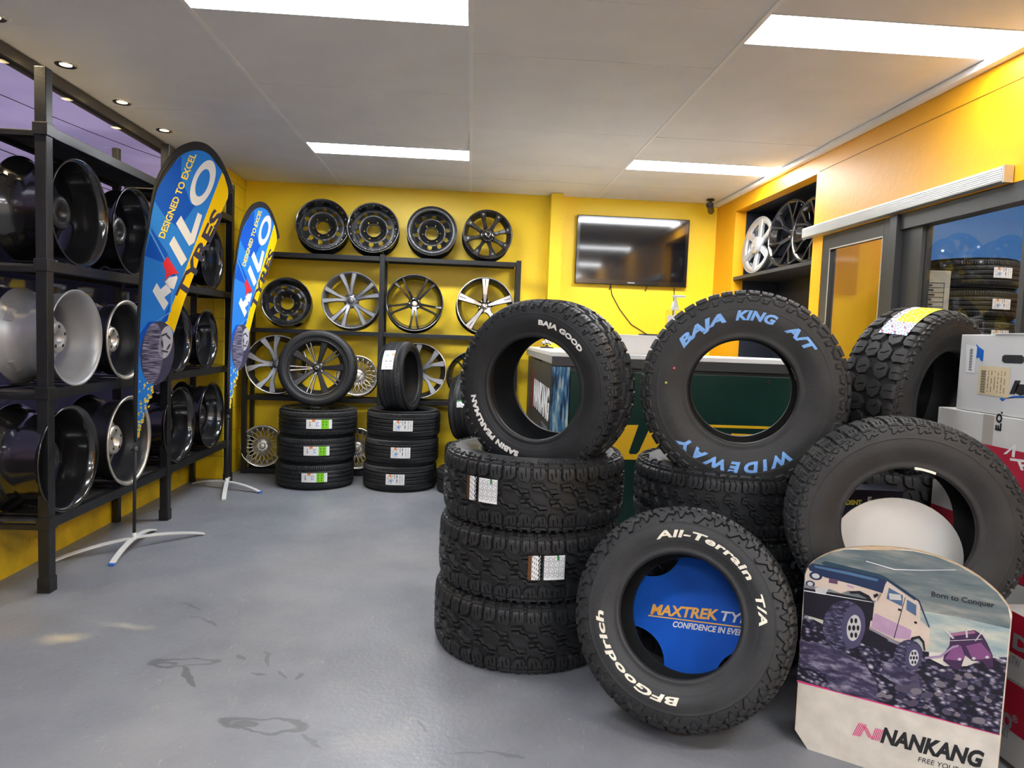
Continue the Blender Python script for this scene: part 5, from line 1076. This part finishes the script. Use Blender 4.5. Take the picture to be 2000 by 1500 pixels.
def print_mat(name, stops, scale, det=6, stretch=(1, 1, 1), tex='noise', rotz=0):
    m = bpy.data.materials.new(name); m.use_nodes = True; t = m.node_tree; b = t.nodes['Principled BSDF']; b.inputs['Roughness'].default_value = .38
    tc = N(t, 'ShaderNodeTexCoord'); mp = N(t, 'ShaderNodeMapping'); mp.inputs['Scale'].default_value = stretch; mp.inputs['Rotation'].default_value = (0, 0, rotz); t.links.new(tc.outputs['Object'], mp.inputs[0])
    if tex == 'noise': nz = N(t, 'ShaderNodeTexNoise', i_Scale=scale, i_Detail=det, i_Roughness=.6); t.links.new(mp.outputs[0], nz.inputs['Vector']); f = nz.outputs['Fac']
    else:
        nz = N(t, 'ShaderNodeTexVoronoi', i_Scale=scale); t.links.new(mp.outputs[0], nz.inputs['Vector']); n2 = N(t, 'ShaderNodeTexNoise', i_Scale=scale*.7, i_Detail=6.0); t.links.new(mp.outputs[0], n2.inputs['Vector'])
        mm = N(t, 'ShaderNodeMath', operation='MULTIPLY_ADD'); mm.inputs[1].default_value = .9; t.links.new(n2.outputs['Fac'], mm.inputs[0]); ng = N(t, 'ShaderNodeMath', operation='MULTIPLY'); ng.inputs[1].default_value = -.55; t.links.new(nz.outputs['Distance'], ng.inputs[0]); t.links.new(ng.outputs[0], mm.inputs[2]); f = mm.outputs[0]
    r = ramp(t, stops); t.links.new(f, r.inputs[0]); t.links.new(r.outputs[0], b.inputs['Base Color']); return m
P_SKY = print_mat('print_storm_sky', [(.3, srgb(66, 84, 92)), (.5, srgb(98, 110, 112)), (.7, srgb(140, 142, 136))], 5, 4, (1, 5, 1), rotz=-.35)
P_SKY2 = print_mat('print_bright_sky', [(.3, srgb(110, 140, 150)), (.5, srgb(160, 172, 168)), (.7, srgb(205, 200, 176))], 6, 4, (1, 3, 1))
P_ROCK = print_mat('print_rocks', [(.04, srgb(12, 10, 26)), (.16, srgb(26, 22, 46)), (.24, srgb(66, 62, 88)), (.34, srgb(120, 116, 130)), (.46, srgb(190, 184, 182))], 52, 6, (1, 1.7, 1), 'vor', -.35)
P_BOULD = print_mat('print_boulders', [(.3, srgb(26, 22, 44)), (.5, srgb(60, 54, 84)), (.68, srgb(140, 136, 154))], 20, 8, (1, 2.4, 1), rotz=-.4)
IK = lambda n, r, g, b: mat('print_'+n, srgb(r, g, b), .38, var=.08, vscale=20)
pic = PG([(120, 935), (168, 265)][:1]+[(112, 940), (150, 610), (163, 345)]+[(168, 265), (190, 215), (240, 172), (330, 127), (430, 108), (560, 112), (700, 108), (860, 118), (1000, 150), (1150, 210), (1280, 286), (1395, 384), (1462, 472), (1480, 560), (1475, 620), (1408, 1290)])
poly('printed_sky', PG([(163, 345), (168, 265), (190, 215), (240, 172), (330, 127), (430, 108), (560, 112), (700, 108), (860, 118), (1000, 150), (1150, 210), (1280, 286), (1395, 384), (1462, 472), (1480, 560), (1475, 612), (1150, 540), (600, 440)]), .0008, P_SKY, sg, .0004)
poly('printed_horizon_sky', PG([(163, 345), (600, 440), (1150, 540), (1475, 612), (1455, 800), (1100, 760), (900, 760), (500, 620), (160, 560)]), .0008, P_SKY2, sg, .0004)
poly('printed_rocks', PG([(158, 520), (290, 585), (560, 680), (740, 770), (960, 800), (1060, 850), (1200, 850), (1330, 800), (1458, 790), (1408, 1288), (118, 938)]), .0012, P_ROCK, sg, .0004)
for k, L in enumerate(([(135, 690), (250, 700), (420, 760), (560, 850), (630, 960), (636, 1075), (480, 1040), (330, 1000), (300, 900), (140, 850)], [(680, 820), (800, 860), (915, 920), (920, 1000), (905, 1060), (800, 1030), (740, 960), (650, 900)])): poly('printed_boulder', PG(L), .0016, P_BOULD, sg, .0004)
rng = random.Random(3)
for k in range(46):
    x = rng.uniform(640, 1380); y = rng.uniform(900+.0*x, 1230); 
    if y > 935+(x-120)*.265-30: y = 935+(x-120)*.265-45
    if y < 880: continue
    s = rng.uniform(14, 42); poly('printed_stone', [CX(px, py) for px, py in ellipse(x, y, s, s*.55, rng.uniform(-.2, .5), 12)], .0017+.00001*k, IK(['stone_a', 'stone_b', 'stone_c'][k % 3], *[(74, 68, 88), (44, 40, 64), (112, 106, 114)][k % 3]), sg, .0002)
Z1 = .0020
def art(n, L, c, z=Z1): return poly(n, PG(L), z, c, sg, .0004)
DKB, BEI, LIL, DK, GL, CHP = IK('dark_blue', 26, 44, 78), IK('beige', 196, 180, 166), IK('lilac', 170, 140, 168), IK('near_black', 16, 14, 30), IK('window_blue', 70, 96, 130), IK('pale_grey', 186, 186, 186)
art('truck_underside', [(165, 350), (400, 390), (600, 430), (640, 560), (700, 690), (830, 740), (960, 760), (960, 800), (760, 780), (560, 720), (300, 560), (160, 520)], DK)
art('truck_body', [(620, 440), (640, 400), (700, 300), (880, 420), (905, 460), (905, 560), (965, 610), (965, 700), (935, 760), (915, 680), (870, 660), (840, 690), (825, 730), (740, 700), (580, 615), (595, 520)], BEI, Z1+.0004)
art('truck_hood', [(190, 215), (215, 195), (430, 235), (660, 285), (690, 300), (665, 385), (480, 330), (300, 285), (200, 240)], DKB, Z1+.0005)
art('truck_nose', [(172, 270), (190, 225), (300, 270), (480, 320), (660, 385), (640, 440), (600, 430), (540, 390), (450, 370), (400, 385), (330, 360), (260, 350), (170, 330)], BEI, Z1+.0004)
art('truck_roof_rack', [(275, 190), (300, 180), (650, 265), (690, 285), (880, 415), (870, 432), (690, 305), (640, 282), (290, 205)], IK('teal_dark', 34, 62, 78), Z1+.0008)
art('truck_lower_door', [(615, 510), (720, 560), (850, 620), (840, 680), (740, 670), (590, 600)], LIL, Z1+.0008)
art('truck_window', [(705, 350), (795, 400), (790, 470), (690, 420)], GL, Z1+.0009); art('truck_window', [(820, 425), (880, 460), (878, 530), (815, 490)], GL, Z1+.0009)
art('truck_mirror', [(705, 385), (780, 395), (785, 430), (710, 425)], CHP, Z1+.0012); art('truck_door_gap', [(808, 410), (812, 412), (740, 672), (735, 670)], DK, Z1+.0010)
art('truck_handle', [(765, 480), (785, 487), (782, 500), (762, 494)], DK, Z1+.0011); art('truck_handle', [(868, 562), (885, 568), (882, 582), (865, 575)], DK, Z1+.0011)
for (cx, cy, a, b_) in ((240, 275, 42, 26), (205, 325, 30, 20)): poly('truck_headlamp', [CX(*p) for p in ellipse(cx, cy, a, b_, .2)], Z1+.0010, DKB, sg, .0003); poly('truck_lamp_glass', [CX(*p) for p in ellipse(cx, cy, a*.6, b_*.6, .2)], Z1+.0014, CHP, sg, .0003)
art('truck_grille_light', [(325, 290), (380, 300), (378, 328), (322, 318)], IK('plum', 90, 60, 90), Z1+.0010); art('truck_tow_hook', [(235, 350), (290, 345), (325, 350), (300, 395), (240, 385)], CHP, Z1+.0012); art('truck_side_light', [(440, 328), (485, 345), (480, 356), (438, 340)], LIL, Z1+.0010)
art('truck_hood_shine', [(230, 208), (440, 248), (640, 296), (630, 310), (430, 264), (235, 222)], IK('hood_shine', 70, 104, 138), Z1+.0009)
art('truck_bumper', [(172, 330), (330, 362), (330, 380), (170, 350)], IK('bumper_grey', 120, 116, 124), Z1+.0011); art('truck_sill', [(580, 615), (740, 698), (825, 728), (832, 716), (745, 684), (585, 600)], IK('sill_grey', 134, 126, 136), Z1+.0011)
art('truck_wheel_arch', [(455, 372), (520, 370), (580, 400), (612, 450), (600, 560), (588, 560), (590, 460), (560, 415), (510, 388), (460, 388)], DK, Z1+.0010); art('truck_wheel_arch', [(830, 700), (850, 665), (900, 655), (930, 690), (938, 750), (928, 750), (918, 700), (895, 672), (860, 682), (840, 705)], DK, Z1+.0010)
art('truck_vent', [(605, 395), (632, 385), (640, 400), (612, 418)], DK, Z1+.0011); art('truck_roof_rail', [(700, 296), (900, 430), (965, 600), (960, 606), (893, 438), (698, 306)], DKB, Z1+.0010)
P_TRD = print_mat('print_tyre', [(.4, srgb(24, 22, 44)), (.55, srgb(60, 58, 88)), (.66, srgb(120, 118, 140))], 60, 3, (1, 2.5, 1), rotz=.2)
for (cx, cy, a, b_, wx) in ((420, 590, 135, 160, 480), (830, 780, 92, 100, 862)):
    poly('printed_tyre', [CX(*p) for p in ellipse(cx, cy, a, b_, .15, 40)], Z1+.0013, P_TRD, sg, .0003); poly('printed_sidewall', [CX(*p) for p in ellipse(wx, cy+10, a*.55, b_*.86, .12, 40)], Z1+.0017, IK('sidewall', 70, 66, 96), sg, .0003)
    poly('printed_wheel', [CX(*p) for p in ellipse(wx+2, cy+15, a*.33, b_*.52, .12, 36)], Z1+.0021, CHP, sg, .0003)
    for k in range(6):
        t_ = 2*PI*k/6; poly('wheel_hole', [CX(*p) for p in ellipse(wx+2+a*.2*math.cos(t_), cy+15+b_*.33*math.sin(t_), a*.07, b_*.11, 0, 10)], Z1+.0025, DK, sg, .0002)
    poly('wheel_hub', [CX(*p) for p in ellipse(wx+2, cy+15, a*.08, b_*.11, 0, 12)], Z1+.0026, DK, sg, .0002)
PUR, PUR2 = IK('purple', 120, 70, 118), IK('purple_dark', 58, 34, 70)
art('distant_truck', [(1100, 640), (1250, 620), (1300, 650), (1330, 700), (1365, 780), (1370, 855), (1330, 860), (1305, 820), (1235, 815), (1190, 780), (1160, 870), (1120, 870), (1050, 815), (1060, 760), (1090, 720)], PUR2)
art('distant_truck_hood', [(1195, 720), (1290, 700), (1355, 775), (1355, 800), (1240, 810)], PUR, Z1+.0005); art('distant_truck_hood', [(1110, 730), (1165, 720), (1190, 790), (1160, 815), (1060, 805)], PUR, Z1+.0005)
art('distant_truck_rack', [(1095, 640), (1250, 625), (1255, 640), (1100, 660)], IK('dusky_pink', 150, 100, 130), Z1+.0006)
for p in ((1050, 615, 1110, 675), (1190, 600, 1196, 670), (1300, 620, 1250, 690), (1080, 690, 1290, 680)): art('distant_truck_bar', [(p[0], p[1]), (p[0]+12, p[1]-4), (p[2]+12, p[3]-4), (p[2], p[3])], CHP, Z1+.0008)
for p in ((1155, 805), (1245, 800), (1330, 792)): poly('distant_truck_lamp', [CX(*q) for q in ellipse(p[0], p[1], 12, 9, 0, 12)], Z1+.0009, CHP, sg, .0002)
art('tow_cable', [(935, 790), (1030, 780), (1110, 720), (1150, 712), (1150, 724), (1110, 735), (1035, 795), (935, 804)], IK('cable_lilac', 150, 130, 160), Z1+.0010)
flat_text('black_lettering', 'Born to Conquer', CX(975, 405), CX(1378, 478), .0155, .0016, M_INK, sg, bold=.02)
poly('pink_line', PG([(120, 940), (1410, 1283), (1410, 1291), (119, 950)]), .0012, M_PINK, sg, .0004)
lg = MB()
def strip(L): lg.prism(PG(L), .0008, .0012)
def bar_(x0, y0, x1, y1, w_=3.0): strip([(x0-w_, y0-1), (x0+w_, y0+1), (x1+w_, y1+1), (x1-w_, y1-1)])
for k in range(5):
    bar_(474+11*k, 1290+2*k, 517+11*k, 1212+3*k); bar_(596+11*k, 1318+2*k, 622+11*k, 1244+3*k)
    if k: bar_(529+9*k, 1226+4*k, 566+9*k, 1300+4*k, 2.6)
lg.build('pink_stripe_logo', M_PINK, sg)
flat_text('black_lettering', 'NANKANG', CX(648, 1330), CX(1312, 1500), .047, .0010, M_INK, sg, bold=.045, shear=.3); flat_text('small_lettering', 'FREE YOUR', CX(890, 1456), CX(1150, 1524), .015, .0010, M_INK, sg, bold=.0, shear=.2)
art('white_crease', [(560, 180), (740, 232), (900, 238), (1130, 236), (1130, 239), (900, 242), (738, 237), (560, 184)], M_PAPER, .0014)
art('torn_edge', [(480, 100), (560, 90), (700, 90), (810, 104), (700, 112), (560, 110)], mat('torn_card', (.55, .42, .28), .8, bump=.5, bscale=300), .0014)
art('white_crease', [(165, 365), (600, 440), (600, 443), (164, 370)], M_PAPER, Z1+.0022)
strut = MB().box(.25, .32, -.16, -.148, 0, .40).xf(Matrix.Rotation(-.0, 4, 'X')); b = MB().prism([(-.012, .0), (-.14, .0), (-.012, .42)], .26, .264); b.xf(Matrix(((0, 0, 1, 0), (0, 1, 0, 0), (1, 0, 0, 0), (0, 0, 0, 1)))); b.build('easel_strut', M_CARD, sg); strut.bm.free()

# ------------------------------------------------------------------ feather banners
BP = Plane((-1.95, 4.25, 0), (1, 0, 0), (0, 0, 1))
ban = empty('feather_banner', 'near teardrop banner in blue and yellow on a cross foot beside the window rack', 'banner', BP.M)
BQ = lambda x, y: BP.at(240+x/3, 260+y/3)
def BG_(L): return [BQ(*p) for p in L]
LO = [(60, 1500), (70, 1300), (80, 1100), (105, 750), (135, 600), (180, 320), (240, 180), (310, 95), (380, 58), (440, 50), (500, 70), (560, 130), (610, 220), (645, 310), (650, 335)]
LI = [(88, 1500), (92, 1320), (100, 1150), (125, 750), (155, 560), (200, 340), (290, 190), (350, 125), (430, 100), (500, 120), (550, 180), (590, 240), (615, 320), (618, 350)]
def smooth2(L): return [tuple(q) for q in catmull(L, 12)[::3]]
LO, LI = smooth2(LO), smooth2(LI)
tail_o, tail_i = [(70, 1810), (64, 1640)], [(84, 1800), (86, 1640)]
RE = [(615, 380), (598, 420), (445, 740), (428, 800), (350, 1010), (300, 1170), (185, 1470), (120, 1660), (84, 1800)]
fab = mat('banner_blue_fabric', srgb(44, 124, 210), .8, spec=.15, bump=.5, bscale=5, var=.06); fy = mat('banner_yellow_fabric', srgb(240, 196, 4), .8, spec=.15, bump=.5, bscale=5); fk = mat('banner_black_sleeve', (.012, .012, .014), .75, bump=.3, bscale=30)
fd = mat('banner_deep_blue', srgb(22, 84, 184), .8, spec=.15, bump=.5, bscale=5); fsw = mat('banner_swirl', srgb(80, 150, 220), .8, spec=.15)
poly('sail', BG_([(84, 1800), (86, 1640)]+LI+RE[:-1]), 0, fab, ban, .0012)
poly('pole_sleeve', BG_(tail_o+LO+[(640, 352), (622, 356)]+LI[::-1]+[(86, 1640), (84, 1800)]), -.002, fk, ban, .005)
poly('yellow_band', BG_([(582, 232), (592, 244), (615, 320), (618, 350)]+RE[:5]+[(300, 1170), (285, 1140), (250, 1112)]), .0014, fy, ban)
poly('deep_blue_swirl', BG_([(150, 590), (215, 640), (280, 800), (300, 900), (290, 1000), (230, 1100), (180, 1105), (100, 1180), (108, 1020), (125, 760)]), .0014, fab, ban)
poly('deep_blue_swirl', BG_([(188, 400), (240, 480), (330, 560), (440, 400), (400, 420), (340, 250), (345, 135), (290, 190), (200, 340)]), .0014, fd, ban); poly('deep_blue_swirl', BG_([(130, 720), (170, 560), (260, 700), (300, 800), (320, 880), (240, 760)]), .0016, fd, ban)
poly('deep_blue_swirl', BG_([(98, 1180), (150, 1105), (230, 1102), (282, 985), (286, 1000), (262, 1100), (180, 1150), (120, 1250), (96, 1320)]), .0017, fd, ban)
for L in ([(152, 570), (158, 560), (250, 740), (300, 900), (282, 1050), (200, 1108), (195, 1104), (274, 1046), (292, 902), (244, 744)],): poly('pale_swirl_line', BG_(L), .0020, fsw, ban)
fw_ = mat('banner_white', (.72, .72, .70), .65, bump=.3, bscale=6); fr_ = mat('banner_red', srgb(214, 30, 46), .6); fdk = mat('banner_navy', srgb(44, 42, 66), .6); fyt = mat('banner_text_yellow', srgb(244, 214, 70), .6)
poly('white_letter', BG_([(273, 650), (300, 603), (377, 740), (345, 780)]), .0024, fw_, ban); poly('white_letter', BG_([(312, 530), (342, 484), (400, 592), (440, 466), (466, 482), (420, 640), (390, 662)]), .0024, fw_, ban)
oo = ellipse(470, 292, 140, 62, -1.22, 44); oi = ellipse(468, 292, 84, 36, -1.25, 44); bO = MB(); 
for k in range(44):
    q_ = [oo[k], oo[(k+1) % 44], oi[(k+1) % 44], oi[k]]; bO.prism(BG_(q_), .0024, .003)
bO.build('white_letter', fw_, ban)
poly('white_letter', BG_([(175, 925), (200, 878), (222, 915), (262, 880), (285, 930), (244, 962), (268, 996), (242, 1040)]), .0024, fw_, ban); poly('white_letter', BG_([(248, 872), (270, 848), (318, 836), (322, 850), (300, 915), (268, 905)]), .0024, fw_, ban)
poly('red_tick', BG_([(235, 765), (262, 722), (328, 824), (290, 828), (262, 846), (246, 872), (256, 820)]), .0032, fr_, ban)
flat_text('navy_lettering', 'TYRES', BQ(362, 975), BQ(590, 470), .058, .0024, fdk, ban, bold=.035, shear=.1); flat_text('yellow_lettering', 'DESIGNED TO EXCEL', BQ(243, 620), BQ(432, 128), .034, .0024, fyt, ban, bold=.025)
tp = print_mat('banner_tread_print', [(.46, srgb(56, 54, 76)), (.54, srgb(116, 112, 136)), (.62, srgb(150, 146, 168))], 14, 1, (1, 14, 1))
poly('printed_tyre', BG_(ellipse(203, 1287, 98, 186, .10, 44)), .0024, IK('tyre_dark', 62, 60, 82), ban); poly('printed_tread', BG_(ellipse(176, 1290, 62, 178, .06, 40)), .0030, tp, ban)
poly('printed_wheel', BG_(ellipse(252, 1225, 40, 96, .16, 36)), .0030, IK('silver_grey', 178, 178, 186), ban)
for k in range(5):
    a = 2*PI*k/5+.5; poly('printed_wheel_gap', BG_(ellipse(252+20*math.cos(a), 1228+52*math.sin(a), 6, 22, a, 12)), .0036, IK('gap_dark', 60, 60, 70), ban)
sp = MB(); rg = random.Random(5)
for k in range(80):
    v = rg.random(); y = 1450+v*330; xl, xr = 92+(y-1450)*-.02, 215-(y-1450)*.36; x = rg.uniform(xl, max(xl+4, xr-14)); s = rg.uniform(5, 13)
    sp.prism(BG_([(x, y), (x+s, y-s*.7), (x+s, y+s*.3), (x, y+s)]), .0024, .0028)
sp.build('yellow_tread_print', fyt, ban)
pl_ = [BQ(72, 1810)]+[BQ(*((a[0]+b_[0])/2, (a[1]+b_[1])/2)) for a, b_ in zip([LO[round(k*(len(LO)-1)/24)] for k in range(25)], [LI[round(k*(len(LI)-1)/24)] for k in range(25)])]; bxp = BP.at(262, 1040)
MB().tube([(bxp[0]+.0, .055, 0), (pl_[0][0], pl_[0][1]-.02, 0)], .0095, 12).tube([(x, y, -.002) for x, y in pl_], [.008]*14+[.005]*(len(pl_)-14), 10).build('pole', fk, ban)
px_, py_ = pl_[0]; MB().tube([(px_, py_-.05, 0), (px_, py_-.03, 0)], .014, 12).build('pole_clip', M_CHAR, ban); MB().tube([(px_-.02, py_-.045, .01), (px_+.02, py_-.045, .01)], .004, 8).build('clip_peg', M_CHAR, ban)
def foot_bar(p, q, nm):
    p, q = Vector(p), Vector(q); pts = []
    for k in range(15):
        s_ = k/14; v = p.lerp(q, s_); pts.append((v.x, v.z+.008+.052*math.sin(PI*s_)**.8, -v.y))
    w = MB(); 
    d = (q-p).normalized(); sd_ = Vector((-d.y, d.x, 0))*.015; rings = []
    for (x, z, ny) in pts:
        rings.append([w.bm.verts.new((x+s1*sd_.x, z+s2*.005, ny-s1*sd_.y)) for s1, s2 in ((-1, -1), (1, -1), (1, 1), (-1, 1))])
    for a, b_ in zip(rings, rings[1:]):
        for k in range(4): w.bm.faces.new((a[k], a[(k+1) % 4], b_[(k+1) % 4], b_[k]))
    w.bm.faces.new(rings[0]); w.bm.faces.new(rings[-1]); return w.build(nm, M_WPAINT, ban)
foot_bar((-.31, -.285, 0), (.29, .285, 0), 'foot_bar'); fb = foot_bar((.02, -.33, 0), (-.045, .345, 0), 'foot_bar'); MB().box(.004, .036, .0005, .014, .318, .342, .002).build('foot_cap', mat('foot_cap_blue', srgb(50, 100, 190), .5), ban)
MB().tube([(bxp[0], .045, 0), (bxp[0], .09, 0)], .012, 12).build('pole_socket', M_WPAINT, ban)
b2 = dup(ban, Matrix.Translation((-1.955, 5.86, 0)) @ RZ(62) @ BP.M.to_3x3().to_4x4(), 'far teardrop banner in blue and yellow standing near the back wall rack')
ban['group'] = b2['group'] = 'teardrop advertising banners'
bpy.context.view_layer.update()
